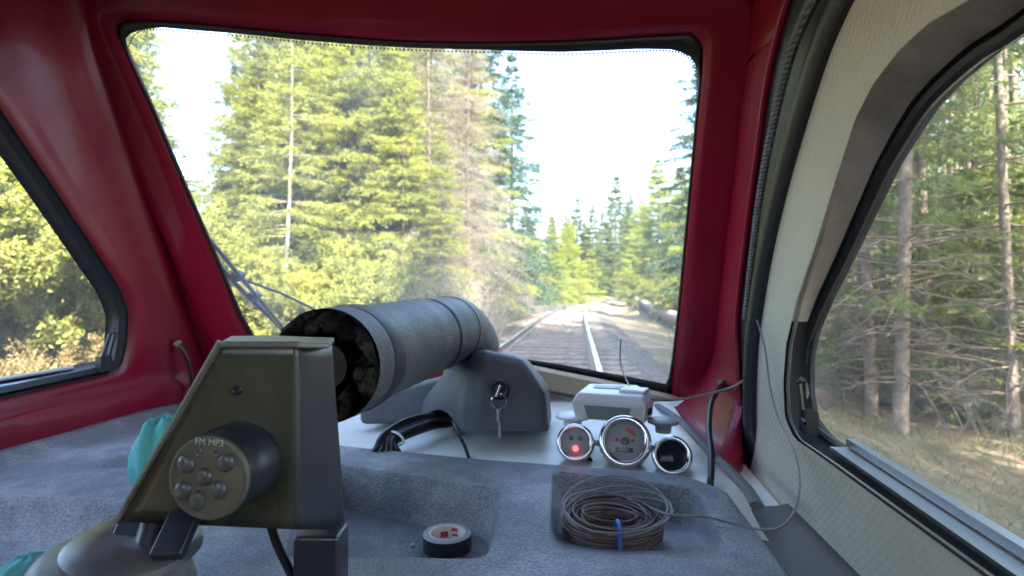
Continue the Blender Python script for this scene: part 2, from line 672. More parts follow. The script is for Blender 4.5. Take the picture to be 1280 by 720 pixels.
# rails
M_['rail'] = mat('worn_steel_rail', (.20, .14, .105), .55, .5, var=(14, (.13, .085, .06), .6))
M_['railtop'] = mat('polished_rail_head', (.62, .62, .62), .26, 1.0)
prof = [(-.066, -.15), (.066, -.15), (.066, -.138), (.012, -.122), (.010, -.045), (.034, -.036), (.036, -.006), (.028, 0), (-.028, 0), (-.036, -.006), (-.034, -.036), (-.010, -.045), (-.012, -.122), (-.066, -.138)]
ry = np.concatenate([np.linspace(-8, 20, 20)[:-1], np.linspace(20, 125, 80)])
for side, lab in ((-1, "long curving steel rail on the left of the sleepers, with sunlit head"), (1, "bright polished steel rail on the right of the sleepers curving away")):
    mb = MB()
    k = len(prof)
    for y in ry:
        xc = float(cx(y)) + side * .7525
        for (a, h) in prof:
            mb.v.append((xc + a, float(y), RZ + h))
    for i in range(len(ry) - 1):
        for j in range(k):
            j2 = (j + 1) % k
            mb.f.append((i * k + j, i * k + j2, (i + 1) * k + j2, (i + 1) * k + j))
            mb.m.append(1 if j in (6, 7, 8) else 0)
    r = obj("rail", mb, [M_['rail'], M_['railtop']], ang=30)
    tag(r, lab, "rail", "rails of the track")

# sleepers
M_['sleeper'] = mat('weathered_timber', (.11, .09, .072), .85, bump=(30, .6, .012), var=(6, (.19, .16, .13), .6), spec=.2)
mb = MB()
mb.box((0, 0, -.09), (2.5, .22, .18))
sl0 = None
y = 3.2
k = 0
random.seed(3)
while y < 72:
    if sl0 is None:
        o = sl0 = obj("sleeper", mb, M_['sleeper'], bevel=.012)
    else:
        o = sl0.copy()
        COL.objects.link(o)
    s = (cx(y + .1) - cx(y - .1)) / .2
    o.location = (float(cx(y)) + random.uniform(-.06, .06), y, RZ - .15 + random.uniform(-.008, .004))
    o.rotation_euler = (0, random.uniform(-.008, .008), -math.atan(float(s)) + random.uniform(-.025, .025))
    tag(o, "weathered wooden sleeper lying in the ballast under the two rails", "sleeper", "sleepers under the rails")
    y += .57 + random.uniform(-.03, .03)

# ------------------------------------------------------------------ trees
M_['bark'] = mat('brown_bark', (.12, .088, .066), .9, bump=(24, .9, .03), var=(9, (.20, .16, .125), .6), spec=.15)
M_['palebark'] = mat('pale_bark', (.25, .22, .175), .85, bump=(24, .6, .02), var=(6, (.22, .19, .15), .6), spec=.15)
M_['deadwood'] = mat('grey_deadwood', (.26, .225, .185), .9, var=(10, (.16, .135, .11), .6), spec=.15)
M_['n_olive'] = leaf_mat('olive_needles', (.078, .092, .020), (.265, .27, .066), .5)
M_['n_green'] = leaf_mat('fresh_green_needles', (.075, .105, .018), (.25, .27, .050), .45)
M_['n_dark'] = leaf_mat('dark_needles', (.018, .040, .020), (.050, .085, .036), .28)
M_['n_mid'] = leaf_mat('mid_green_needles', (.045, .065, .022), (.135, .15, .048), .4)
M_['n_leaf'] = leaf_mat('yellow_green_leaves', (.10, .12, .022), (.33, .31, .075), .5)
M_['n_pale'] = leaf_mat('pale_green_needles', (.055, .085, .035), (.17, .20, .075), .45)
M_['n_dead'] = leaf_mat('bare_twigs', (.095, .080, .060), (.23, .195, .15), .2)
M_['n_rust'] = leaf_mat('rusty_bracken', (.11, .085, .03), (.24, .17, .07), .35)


class Leaves:
    """many small needle sprays: flat 4-gons gathered with numpy"""

    def __init__(self):
        self.p = []

    def add(self, pos, direc, ln, wd, rg):
        n = len(pos)
        if n == 0:
            return
        d = direc / np.maximum(np.linalg.norm(direc, axis=1, keepdims=True), 1e-6)
        a = rg.normal(size=(n, 3))
        s = np.cross(d, a)
        s /= np.maximum(np.linalg.norm(s, axis=1, keepdims=True), 1e-6)
        ln = np.asarray(ln).reshape(-1, 1)
        wd = np.asarray(wd).reshape(-1, 1)
        mid = pos + d * ln * .45
        q = np.stack([pos, mid + s * wd, pos + d * ln, mid - s * wd], 1)
        self.p.append(q)

    def mesh(self, name, m):
        q = np.concatenate(self.p, 0)
        n = len(q)
        me = bpy.data.meshes.new(name)
        me.vertices.add(n * 4)
        me.vertices.foreach_set("co", q.reshape(-1).astype(np.float32))
        me.loops.add(n * 4)
        me.loops.foreach_set("vertex_index", np.arange(n * 4, dtype=np.int32))
        me.polygons.add(n)
        me.polygons.foreach_set("loop_start", np.arange(0, n * 4, 4, dtype=np.int32))
        me.materials.append(m)
        me.update(calc_edges=True)
        me.validate()
        return me


def mb_mesh(name, mb, m):
    me = bpy.data.meshes.new(name)
    me.from_pydata(mb.v, [], mb.f)
    me.materials.append(m)
    me.polygons.foreach_set("use_smooth", [True] * len(me.polygons))
    return me


def conifer(seed, H, R, base, whorls, per, leaf, bark, droop=.25, spray=(.16, .028), dens=1.0, gap=.15, up=.25, deadlow=0, trunk_r=None, power=.75):
    """trunk mesh (with its limbs) and crown mesh of one tree, standing at the origin"""
    rg = np.random.default_rng(seed)
    mb = MB()
    tr = trunk_r or H * .0125
    bend = rg.normal(size=2) * H * .006
    n = 12
    tp = []
    for i in range(n + 1):
        t = i / n
        tp.append(Vector((bend[0] * math.sin(t * 3), bend[1] * math.sin(t * 2.2), H * t - .25)))
    mb.tube(tp, [tr * (1.25 if i == 0 else 1) * (1 - .93 * i / n) + .006 for i in range(n + 1)], 9)
    L = Leaves()

    def at(h):
        t = h * n
        i = min(int(t), n - 1)
        return tp[i].lerp(tp[i + 1], t - i)
    for w in range(whorls):
        h = base + (1 - base) * ((w + rg.uniform(-.9, .9)) / whorls)
        h = min(max(h, base), .985)
        k = per + rg.integers(-1, 2)
        a0 = rg.uniform(0, 6.28)
        rel = (h - base) / (1 - base)
        for b in range(max(2, k)):
            if rg.random() < gap:
                continue
            az = a0 + 6.283 * b / k + rg.uniform(-.3, .3)
            ln = R * (max(1 - rel, .02)) ** power * rg.uniform(.5, 1.2) * (.75 + .25 * min(1, rel * 6 + .2))
            ln = max(ln, .10)
            o = np.array(at(h))
            dh = np.array([math.cos(az), math.sin(az), 0])
            ns = 6
            ts = np.linspace(0, 1, ns + 1)
            upk = up * (rel * 1.6 - .4)
            zz = ln * (upk * ts - droop * (1 - rel * .6) * ts ** 1.8 + .12 * ts ** 3)
            pts = o + dh * (ln * ts)[:, None] + np.array([0, 0, 1]) * zz[:, None] + rg.normal(size=(ns + 1, 3)) * .02 * ln * ts[:, None]
            mb.tube([tuple(p) for p in pts], [max(.003, .011 * ln ** .8 * (1 - .85 * t)) for t in ts], 4, cap=False)
            # side twigs
            m = int((8 + ln * 13) * dens)
            s = rg.uniform(.16, 1, m) ** .85
            idx = np.minimum((s * ns).astype(int), ns - 1)
            fr = (s * ns - idx)[:, None]
            bp_ = pts[idx] * (1 - fr) + pts[idx + 1] * fr
            tg = pts[idx + 1] - pts[idx]
            tg /= np.linalg.norm(tg, axis=1, keepdims=True)
            side = np.where(rg.random(m) < .5, -1, 1)[:, None]
            pr = np.array([-dh[1], dh[0], 0])
            td = tg * .75 + pr * side * rg.uniform(.5, 1.0, (m, 1)) + np.array([0, 0, -1]) * rg.uniform(-.10, .42, (m, 1))
            td /= np.linalg.norm(td, axis=1, keepdims=True)
            tl = (ln * .40 * (1 - s * .72) + .10) * rg.uniform(.6, 1.2, m)
            kk = 6
            for q in range(kk):
                u = (q + rg.uniform(0, 1, m)) / kk
                pp = bp_ + td * (tl * u)[:, None] + np.array([0, 0, -1]) * (tl * .22 * u * u)[:, None]
                jit = rg.normal(size=(m, 3)) * .55
                L.add(pp, td + jit, spray[0] * (.55 + .45 * min(1, ln / 1.2)) * rg.uniform(.6, 1.3, m), spray[1] * .8 * rg.uniform(.7, 1.3, m), rg)
    # dead lower twigs
    for w in range(deadlow):
        h = rg.uniform(.05, base + .05)
        az = rg.uniform(0, 6.28)
        o = at(h)
        ln = rg.uniform(.4, 1.3) * R * .55
        e = o + Vector((math.cos(az) * ln, math.sin(az) * ln, rg.uniform(-.35, .15) * ln))
        c = o.lerp(e, .5) + Vector((0, 0, .08 * ln))
        mb.tube([o, c, e], [.012, .008, .003], 4, cap=False)
        for q in range(3):
            u = rg.uniform(.4, .95)
            p = o.lerp(e, u)
            e2 = p + Vector(tuple(rg.normal(size=3) * .16 * ln)) + (e - o) * .14
            mb.tube([p, e2], [.005, .002], 3, cap=False)
    return mb_mesh("tree_trunk", mb, bark), L.mesh("tree_crown", leaf)


def twiggy(seed, H, R, stems, depth, bark, leaf=None, leafn=0, lsize=(.06, .02), r0=.02, updir=1.0):
    """a bush or dead tree built of forking twigs"""
    rg = np.random.default_rng(seed)
    mb = MB()
    L = Leaves()

    def grow(p, d, ln, r, lev):
        k = 3
        pts = [p]
        q = Vector(p)
        dd = Vector(d)
        for i in range(k):
            dd = (dd + Vector(tuple(rg.normal(size=3) * .16))).normalized()
            q = q + dd * (ln / k)
            pts.append(q.copy())
        mb.tube(pts, [r * (1 - .5 * i / k) for i in range(k + 1)], 4 if lev < 2 else 3, cap=False)
        if leaf is not None and lev >= depth - 1 and leafn:
            m = leafn
            u = rg.uniform(0, 1, m)
            P0, P1 = np.array(pts[0]), np.array(pts[-1])
            pp = P0 + (P1 - P0) * u[:, None] + rg.normal(size=(m, 3)) * .03
            L.add(pp, np.array(dd) * .5 + rg.normal(size=(m, 3)), lsize[0] * rg.uniform(.6, 1.4, m), lsize[1] * rg.uniform(.6, 1.4, m), rg)
        if lev < depth:
            for c in range(rg.integers(3, 6)):
                i = rg.integers(1, k + 1)
                nd = (dd + Vector(tuple(rg.normal(size=3) * .55)) + Vector((0, 0, .18 * updir))).normalized()
                grow(pts[i], nd, ln * rg.uniform(.45, .75), r * .5, lev + 1)
    for s in range(stems):
        az = rg.uniform(0, 6.28)
        sp = rg.uniform(0, .25) * R
        d = Vector((math.cos(az) * R / H * rg.uniform(.2, 1), math.sin(az) * R / H * rg.uniform(.2, 1), 1)).normalized()
        grow(Vector((math.cos(az) * sp, math.sin(az) * sp, -.1)), d, H * rg.uniform(.4, .6), r0, 0)
    return mb_mesh("bush_stems", mb, bark), (L.mesh("bush_leaves", leaf) if (leaf is not None and leafn) else None)


PROTO = {}


def proto(kind):
    if kind in PROTO:
        return PROTO[kind]
    B, PB, DW = M_['bark'], M_['palebark'], M_['deadwood']
    if kind == 'olive_a':
        p = conifer(11, 18, 4.0, .05, 52, 6, M_['n_olive'], B, .42, (.19, .026), 1.35, .12), 18
    elif kind == 'olive_b':
        p = conifer(12, 17, 3.3, .06, 44, 6, M_['n_olive'], B, .36, (.18, .024), 1.3, .16, trunk_r=.11), 17
    elif kind == 'pale_trunk':
        p = conifer(13, 17, 2.8, .08, 40, 5, M_['n_olive'], PB, .26, (.18, .024), 1.15, .22, trunk_r=.10), 17
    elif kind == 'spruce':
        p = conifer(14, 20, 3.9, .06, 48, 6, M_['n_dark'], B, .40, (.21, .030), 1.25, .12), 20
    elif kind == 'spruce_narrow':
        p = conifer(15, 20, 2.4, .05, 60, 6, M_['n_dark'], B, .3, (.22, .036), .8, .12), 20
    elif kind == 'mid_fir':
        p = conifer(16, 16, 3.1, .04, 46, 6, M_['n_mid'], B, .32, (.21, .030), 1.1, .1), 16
    elif kind == 'far_spruce':
        p = conifer(31, 20, 3.6, .03, 95, 5, M_['n_mid'], B, .18, (.24, .036), .9, .06, power=.85), 20
    elif kind == 'far_fir':
        p = conifer(32, 20, 4.2, .03, 90, 5, M_['n_mid'], B, .18, (.24, .036), .95, .06, power=.82), 20
    elif kind == 'sun_fir':
        p = conifer(33, 20, 5.4, .02, 84, 6, M_['n_green'], B, .2, (.24, .034), 1.0, .08, power=.8), 20
    elif kind == 'tall_fir':
        p = conifer(34, 20, 3.2, .30, 44, 6, M_['n_mid'], B, .30, (.21, .028), 1.2, .1, trunk_r=.15), 20
    elif kind == 'young_fir':
        p = conifer(17, 7, 1.7, .02, 26, 6, M_['n_green'], B, .12, (.15, .028), 1.3, .08), 7
    elif kind == 'green_fir':
        p = conifer(18, 13, 2.6, .03, 38, 6, M_['n_green'], B, .22, (.20, .036), 1.1, .1), 13
    elif kind == 'slim_a':
        p = conifer(19, 15, 1.9, .12, 24, 4, M_['n_pale'], B, .26, (.13, .016), .9, .42, deadlow=70, trunk_r=.062), 15
    elif kind == 'slim_b':
        p = conifer(20, 14, 1.9, .10, 22, 4, M_['n_pale'], B, .26, (.13, .016), .9, .45, deadlow=60, trunk_r=.055), 14
    elif kind == 'slim_c':
        p = conifer(21, 15, 1.7, .28, 20, 4, M_['n_mid'], B, .25, (.13, .016), .9, .42, deadlow=90, trunk_r=.062), 15
    elif kind == 'slim_d':
        p = conifer(35, 15, 1.5, .06, 34, 4, M_['n_pale'], B, .22, (.13, .016), 1.0, .3, deadlow=60, trunk_r=.055), 15
    elif kind == 'dead_tree':
        p = conifer(22, 16, 3.4, .03, 60, 7, M_['n_dead'], B, .62, (.22, .0045), 1.5, .08, deadlow=70, trunk_r=.15, power=.6), 16
    elif kind == 'dead_bush':
        p = twiggy(23, 2.4, 1.7, 9, 3, DW, r0=.014), 3.3
    elif kind == 'dead_bush_b':
        p = twiggy(24, 2.0, 1.8, 8, 3, DW, M_['n_rust'], 2, (.05, .012), r0=.012), 2.9
    elif kind == 'leafy_bush':
        p = twiggy(25, 2.6, 1.7, 8, 3, B, M_['n_leaf'], 52, (.050, .017), r0=.015), 3.4
    elif kind == 'leafy_bush_b':
        p = twiggy(26, 2.2, 1.9, 9, 3, B, M_['n_olive'], 52, (.060, .015), r0=.014), 2.9
    elif kind == 'bracken':
        p = twiggy(27, 1.0, 1.1, 9, 2, DW, M_['n_rust'], 26, (.06, .012), r0=.008), 1.0
    PROTO[kind] = p
    return p


_tr = random.Random(8)
TREES = []


def place(kind, x, y, h, name, label, cat, group=None, lean=0.0):
    (tm, cm), H0 = proto(kind)
    s = h / H0
    e = bpy.data.objects.new(name, None)
    e.empty_display_size = .2
    e.location = (x, y, float(gz(x, y)))
    e.rotation_euler = (_tr.uniform(-lean, lean), _tr.uniform(-lean, lean), _tr.uniform(0, 6.28))
    e.scale = (s * _tr.uniform(.92, 1.1), s * _tr.uniform(.92, 1.1), s)
    COL.objects.link(e)
    tag(e, label, cat, group)
    bush = cat != 'tree'
    o = bpy.data.objects.new("stem" if bush else "trunk", tm)
    COL.objects.link(o)
    o.parent = e
    if cm is not None:
        o = bpy.data.objects.new("foliage" if bush else "crown", cm)
        COL.objects.link(o)
        o.parent = e
    TREES.append((x, y))
    return e


def px_place(kind, px, d, top, name, label, cat='tree', group=None, lean=.02, h=None):
    r = ray(px, 365)
    x, y = r.x * d, r.y * d
    if h is None:
        h = (365 - top) / F * d - float(gz(x, y))
    return place(kind, x, y, h, name, label, cat, group, lean)


# ---- through the windscreen, left of the line
px_place('pale_trunk', 352, 13.0, -60, 'conifer', "tall thin conifer with a pale sunlit trunk, left part of the windscreen")
px_place('olive_b', 300, 17.0, 20, 'conifer', "olive conifer whose boughs edge the white sky at the upper left of the windscreen")
px_place('olive_a', 410, 18.0, -90, 'conifer', "dense yellow-green conifer just right of the pale sunlit trunk")
px_place('olive_a', 472, 15.0, -70, 'conifer', "tall olive conifer with a dark trunk above the black foam pipe")
px_place('olive_b', 556, 13.5, 150, 'conifer', "smaller bright olive conifer in front of the grey dead branches")
px_place('dead_tree', 535, 15.5, -40, 'dead_tree', "dead grey conifer hung with drooping bare twigs, above the foam pipe")
px_place('dead_tree', 588, 17.0, 20, 'dead_tree', "dead grey-brown conifer right of the bright olive one, by the dark spruce")
px_place('spruce', 608, 22.0, -60, 'spruce', "tall dark spruce whose boughs reach into the open sky left of centre")
px_place('spruce', 640, 30.0, 60, 'spruce', "dark spruce half hidden behind the tallest one at the sky's edge")
px_place('olive_b', 78, 9.5, -330, 'conifer', "tall conifer behind the left pillar with a bough showing in the windscreen corner")
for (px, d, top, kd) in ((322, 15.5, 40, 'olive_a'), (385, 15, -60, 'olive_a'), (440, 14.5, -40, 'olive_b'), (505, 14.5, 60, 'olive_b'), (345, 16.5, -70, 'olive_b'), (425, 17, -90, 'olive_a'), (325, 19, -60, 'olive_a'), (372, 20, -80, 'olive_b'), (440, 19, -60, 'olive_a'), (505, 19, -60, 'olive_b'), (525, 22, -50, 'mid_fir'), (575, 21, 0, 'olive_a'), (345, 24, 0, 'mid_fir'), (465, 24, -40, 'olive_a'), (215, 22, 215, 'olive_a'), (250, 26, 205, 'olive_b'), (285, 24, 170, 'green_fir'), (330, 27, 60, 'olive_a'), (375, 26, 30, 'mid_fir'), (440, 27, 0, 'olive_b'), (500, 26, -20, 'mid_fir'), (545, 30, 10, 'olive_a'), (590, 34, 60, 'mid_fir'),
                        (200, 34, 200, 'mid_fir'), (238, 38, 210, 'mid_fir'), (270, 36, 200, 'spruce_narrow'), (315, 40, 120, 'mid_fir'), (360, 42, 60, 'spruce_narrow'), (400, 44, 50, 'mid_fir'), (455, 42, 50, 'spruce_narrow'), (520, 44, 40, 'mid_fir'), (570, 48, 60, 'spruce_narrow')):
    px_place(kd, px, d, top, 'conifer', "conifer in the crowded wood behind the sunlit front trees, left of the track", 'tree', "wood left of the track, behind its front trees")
for (px, d, h, kd) in ((225, 15, 3.4, 'leafy_bush'), (262, 13.5, 3.0, 'leafy_bush_b'), (300, 13, 2.8, 'leafy_bush'), (335, 14, 3.2, 'leafy_bush'), (385, 13, 3.0, 'leafy_bush_b'), (430, 13, 3.0, 'leafy_bush'), (472, 12.5, 2.6, 'leafy_bush_b'), (500, 13.2, 3.0, 'leafy_bush'), (240, 11.5, 3.0, 'leafy_bush_b'), (275, 10.5, 2.6, 'leafy_bush'), (318, 11, 2.6, 'leafy_bush_b'), (360, 11.2, 2.6, 'leafy_bush'), (405, 11.5, 2.6, 'leafy_bush_b'), (448, 11.4, 2.6, 'leafy_bush')):
    px_place(kd, px, d, 0, 'shrub', "leafy yellow-green shrub at the foot of the trees, left part of the windscreen", 'shrub', "shrubs under the trees left of the track", h=h)
for (px, d, h, kd) in ((515, 12.5, 3.0, 'dead_bush'), (548, 11.8, 2.8, 'dead_bush_b'), (580, 12.2, 3.2, 'dead_bush'), (608, 13.0, 2.6, 'dead_bush'), (620, 15.5, 2.6, 'dead_bush_b'), (560, 14, 4.2, 'dead_bush'), (598, 15, 4.4, 'dead_bush')):
    px_place(kd, px, d, 0, 'dead_bush', "bare grey-brown bush of tangled twigs beside the left edge of the track", 'bush', "bare bushes left of the track", h=h)
px_place('sun_fir', 660, 32, 255, 'fir', "broad light green fir nearest the left rail, below the dark spruces")
px_place('sun_fir', 690, 40, 262, 'fir', "pointed bright green fir in the middle of the windscreen, left of the track bend")
px_place('sun_fir', 712, 46, 268, 'fir', "yellow-green fir third from the dark spruces along the left of the track")
px_place('young_fir', 738, 62, 305, 'fir', "small bright fir at the start of the track bend")
for (px, d, h) in ((640, 27, 2.6), (652, 29, 2.2), (672, 33, 2.6), (700, 44, 3.0), (722, 54, 3.2)):
    px_place('young_fir', px, d, 0, 'young_fir', "low young fir in the row along the left side of the track", 'tree', "young firs along the left of the track", h=h)
# ---- far end
px_place('far_fir', 723, 92, 240, 'conifer', "distant pale conifer with a pointed top left of the darkest far spruce")
px_place('far_spruce', 742, 88, 250, 'spruce', "darkest of the distant spruces, straight above the track bend")
px_place('far_fir', 770, 112, 210, 'conifer', "tallest distant conifer right of the bend, standing against the white sky")
px_place('far_spruce', 788, 100, 238, 'spruce', "distant dark conifer right of the tallest far one")
px_place('sun_fir', 822, 46, 192, 'fir', "tall sunlit fir at the right side of the windscreen")
px_place('sun_fir', 798, 66, 245, 'conifer', "conifer tucked between the far dark one and the tall sunlit fir")
px_place('spruce', 886, 22, -20, 'spruce', "dark spruce behind the red right pillar with boughs showing past its edge")
px_place('sun_fir', 852, 42, 200, 'conifer', "conifer partly hidden behind the red right pillar, right of the sunlit fir")
for (px, d, top) in ((708, 120, 262), (733, 125, 275), (752, 128, 262), (760, 122, 285), (783, 126, 250), (806, 110, 250), (835, 100, 250), (690, 100, 270), (668, 90, 270), (850, 78, 240), (775, 95, 320), (750, 118, 310), (808, 60, 300), (838, 44, 280), (818, 38, 310)):
    px_place(('far_spruce', 'far_fir')[_tr.random() < .6], px, d, top, 'conifer', "conifer in the far wood that closes off the track bend", 'tree', "far wood beyond the track bend")
px_place('bracken', 796, 52, 0, 'bracken', "rusty orange bracken clump beside the far track bend, right of the rails", 'bracken', h=2.0)
for (px, d, h) in ((800, 30, 1.8), (832, 26, 1.6), (815, 36, 2.0), (848, 22, 1.6)):
    px_place('leafy_bush_b', px, d, 0, 'shrub', "low green shrub on the right verge under the tall sunlit fir", 'shrub', "shrubs on the right verge", h=h)

# ---- outside the left window
for (px, d, h, kd) in ((-160, 5.0, 3.2, 'leafy_bush'), (-60, 5.6, 3.0, 'leafy_bush_b'), (10, 6.0, 3.4, 'leafy_bush'), (70, 6.8, 3.0, 'leafy_bush_b'), (120, 7.6, 3.2, 'leafy_bush'), (-20, 8.5, 4.4, 'leafy_bush'), (60, 9.5, 4.4, 'leafy_bush_b'), (140, 10, 4.2, 'leafy_bush'), (180, 11, 4.0, 'leafy_bush_b')):
    px_place(kd, px, d, 0, 'shrub', "yellow-green leafy shrub outside the left side window", 'shrub', "shrubs outside the left window", h=h)
for (px, d, h) in ((-30, 4.3, .6), (25, 4.8, .6), (75, 5.2, .65), (120, 5.8, .65), (150, 6.4, .7)):
    px_place('bracken', px, d, 0, 'bracken', "rusty bracken clump at the bottom of the left side window", 'bracken', "bracken outside the left window", h=h)
for (px, d, kd, h) in ((-120, 12, 'olive_a', 15), (-10, 14, 'olive_b', 15), (60, 13, 'olive_a', 14), (110, 16, 'mid_fir', 15), (20, 20, 'mid_fir', 17), (90, 22, 'spruce', 17), (140, 19, 'olive_b', 15), (-60, 22, 'mid_fir', 17), (165, 26, 'mid_fir', 16)):
    px_place(kd, px, d, 0, 'conifer', "conifer behind the shrubs outside the left side window", 'tree', "trees outside the left window", h=h)
px_place('dead_bush', 20, 8.0, 0, 'dead_bush', "bare forked grey bush standing among the leafy shrubs, left side window", 'bush', h=3.4)

# ---- outside the right window
px_place('slim_c', 1090, 7.6, 0, 'conifer', "brown conifer trunk second from the window frame, right side window", h=15)
px_place('slim_a', 1124, 6.5, 0, 'conifer', "thickest brown conifer trunk in the right side window, bare low down", h=16)
RT = [(1075, 8.5, 'slim_d'), (1105, 9.5, 'slim_d'), (1140, 8.0, 'slim_d'), (1168, 7.6, 'slim_d'), (1198, 9.2, 'slim_d'), (1225, 8.6, 'slim_d'), (1252, 7.6, 'slim_d'), (1280, 8.4, 'slim_d'), (1055, 13, 'slim_d'), (1090, 15, 'slim_d'), (1145, 16, 'slim_d'), (1190, 16, 'slim_d'), (1245, 17, 'slim_d'), (1100, 22, 'slim_d'), (1150, 23, 'slim_d'), (1195, 24, 'slim_d'), (1240, 23, 'mid_fir'), (1150, 30, 'mid_fir'), (1080, 30, 'mid_fir'), (1046, 10.5, 'slim_b'), (1068, 12.5, 'slim_c'), (1150, 9.0, 'slim_b'), (1182, 10.5, 'slim_a'), (1210, 8.0, 'slim_b'), (1240, 9.5, 'slim_c'), (1268, 6.6, 'slim_b'), (1300, 7.5, 'slim_a'), (1335, 9.0, 'slim_b'), (1380, 7.0, 'slim_a'), (1440, 8.5, 'slim_b'),
      (1020, 14, 'slim_a'), (1110, 13, 'slim_b'), (1160, 14, 'slim_c'), (1200, 13, 'slim_c'), (1230, 15, 'slim_a'), (1262, 13, 'slim_b'), (1290, 15, 'slim_c'),
      (1035, 18, 'slim_b'), (1080, 19, 'slim_a'), (1130, 20, 'slim_b'), (1175, 19, 'slim_a'), (1220, 21, 'slim_c'), (1265, 20, 'slim_a'), (1010, 24, 'slim_a'), (1060, 26, 'slim_b'), (1215, 29, 'mid_fir')]
for (px, d, kd) in RT:
    px_place(kd, px, d, 0, 'conifer', "unseen conifer added right of the car to shade the cab and track", 'tree', "wood outside the right window", h=_tr.uniform(12, 16))
for (px, d, h, kd) in ((1060, 8.8, 1.8, 'dead_bush'), (1108, 8.2, 1.6, 'dead_bush_b'), (1150, 7.6, 1.7, 'dead_bush'), (1190, 7.2, 1.8, 'dead_bush_b'), (1235, 6.8, 1.9, 'dead_bush'), (1275, 7.6, 2.0, 'dead_bush'), (1170, 9.8, 2.4, 'dead_bush_b'), (1215, 10.4, 2.4, 'dead_bush'), (1255, 9.6, 2.4, 'dead_bush_b'), (1120, 10.5, 2.2, 'dead_bush'), (1040, 12, 2.2, 'dead_bush_b'), (1085, 12, 2.3, 'dead_bush')):
    px_place(kd, px, d, 0, 'dead_bush', "bare pale bush of dead twigs between the trunks, right side window", 'bush', "bare bushes outside the right window", h=h)
for (px, d, h) in ((1222, 7.4, 3.6), (1290, 7.0, 3.6), (1165, 11, 3.4)):
    px_place('young_fir', px, d, 0, 'young_fir', "young fir with layered green boughs among the trunks, right side window", 'tree', "young firs outside the right window", h=h)
# unseen trees added beside and behind the car to shade it and the track
for (x, y, h, kd) in ((5.4, -4.5, 16, 'mid_fir'), (10, -8, 18, 'spruce'), (7.0, -9, 17, 'mid_fir'), (4.6, -7.5, 16, 'mid_fir'), (5.0, -11, 16, 'mid_fir'), (4.0, -5.9, 20, 'tall_fir'), (6.4, -9.6, 20, 'mid_fir'), (5.0, -1.8, 21, 'tall_fir'), (5.8, 2.0, 21, 'tall_fir')):
    place(kd, x, y, h, 'conifer', "unseen conifer added right of the car to shade the cab and track", 'tree', "wood outside the right window", .02)

# fallen log and trackside timbers
M_['logend'] = mat('log_end_wood', (.075, .055, .04), .9, var=(20, (.045, .032, .024), .6))
a, b = atC(1016, 500, 6.3), atC(1040, 500, 9.2)
mb = MB()
p0 = Vector((a.x + .02, a.y, float(gz(a.x, a.y)) + .26))
for _d in np.linspace(4.5, 14, 200):            # where the line of sight meets a log resting on the ground
    p0 = atC(1030, 501, _d)
    if p0.z <= float(gz(p0.x, p0.y)) + .11:
        break
p1 = p0 + Vector((-.35, 2.8, 0))
p1.z = float(gz(p1.x, p1.y)) + .11
mb.tube([p0.lerp(p1, t) for t in np.linspace(0, 1, 8)], .12, 14)
lg = obj("log", mb, M_['bark'])
tag(lg, "sawn brown log end sticking out beside the right window frame", "log")
mb2 = MB()
dr = (p0 - p1).normalized()
mb2.lathe([(.001, 0.006), (.09, .006), (.117, .002)], 20, Matrix.Translation(p0) @ frame(dr).to_4x4())
obj("cut_face", mb2, M_['logend'], lg)
mb = MB()
q0 = atC(795, 383, 34)
q0.z = float(gz(q0.x, q0.y)) + .25
q1 = atC(868, 392, 17)
q1.z = float(gz(q1.x, q1.y)) + .3
mb.tube([q0.lerp(q1, t) + Vector((0, 0, .05 * math.sin(t * 9))) for t in np.linspace(0, 1, 9)], [.20 + .05 * t for t in np.linspace(0, 1, 9)], 12)
lo = obj("fallen_log", mb, M_['deadwood'])
tag(lo, "long grey fallen log lying on the right verge ahead", "log")
M_['dtimber'] = mat('dark_timber', (.05, .042, .036), .85, bump=(20, .4, .01), var=(5, (.09, .075, .06), .5))
for (px0, d0, px1, d1, s) in ((628, 24, 705, 33, .22),):
    a, b = atC(px0, 392, d0), atC(px1, 392, d1)
    mb = MB()
    za, zb = float(gz(a.x, a.y)), float(gz(b.x, b.y))
    dv = (b - a)
    dv.z = 0
    ln = dv.length
    M = Matrix.Rotation(math.atan2(dv.y, dv.x), 3, 'Z')
    mb.box((a + b) / 2 * Vector((1, 1, 0)).x if False else ((a.x + b.x) / 2, (a.y + b.y) / 2, (za + zb) / 2 + .2), (ln, .3, .45), M)
    tag(obj("timber_edging", mb, M_['dtimber'], bevel=.02), "long low dark timber edging beside the left rail ahead", "timber")
    c = a.lerp(b, .30)
    mb = MB()
    mb.box((c.x, c.y, za + .78), (.9, .55, .7), M)
    mb.box((c.x, c.y, za + 1.15), (1.0, .65, .05), M)
    tag(obj("equipment_box", mb, M_['dtimber'], bevel=.02), "small dark box standing on the timber edging left of the track", "box")

# dry grass and litter along both verges (uncountable)
M_['grass'] = leaf_mat('dry_grass', (.09, .082, .042), (.20, .17, .09), .3)
L = Leaves()
rg = np.random.default_rng(77)
n = 40000
yy = rg.uniform(1.5, 26, n)
dd = np.where(rg.random(n) < .55, 2.7 + 4.3 * rg.random(n) ** .8, -rg.uniform(1.9, 7, n))
xx = dd + cx(yy)
keep = vnoise(xx, yy, 1.1, 21) > .35
xx, yy = xx[keep], yy[keep]
zz = gz(xx, yy)
n = len(xx)
pos = np.stack([xx, yy, zz], -1)
L.add(pos, np.stack([rg.normal(size=n) * .5, rg.normal(size=n) * .5, np.ones(n) * rg.uniform(.2, 1.0, n)], -1), rg.uniform(.06, .20, n), rg.uniform(.003, .007, n), rg)
go = bpy.data.objects.new("dry_grass", L.mesh("dry_grass", M_['grass']))
COL.objects.link(go)
tag(go, "dry straw-coloured grass and litter on the verges of the track", "grass", kind="stuff")

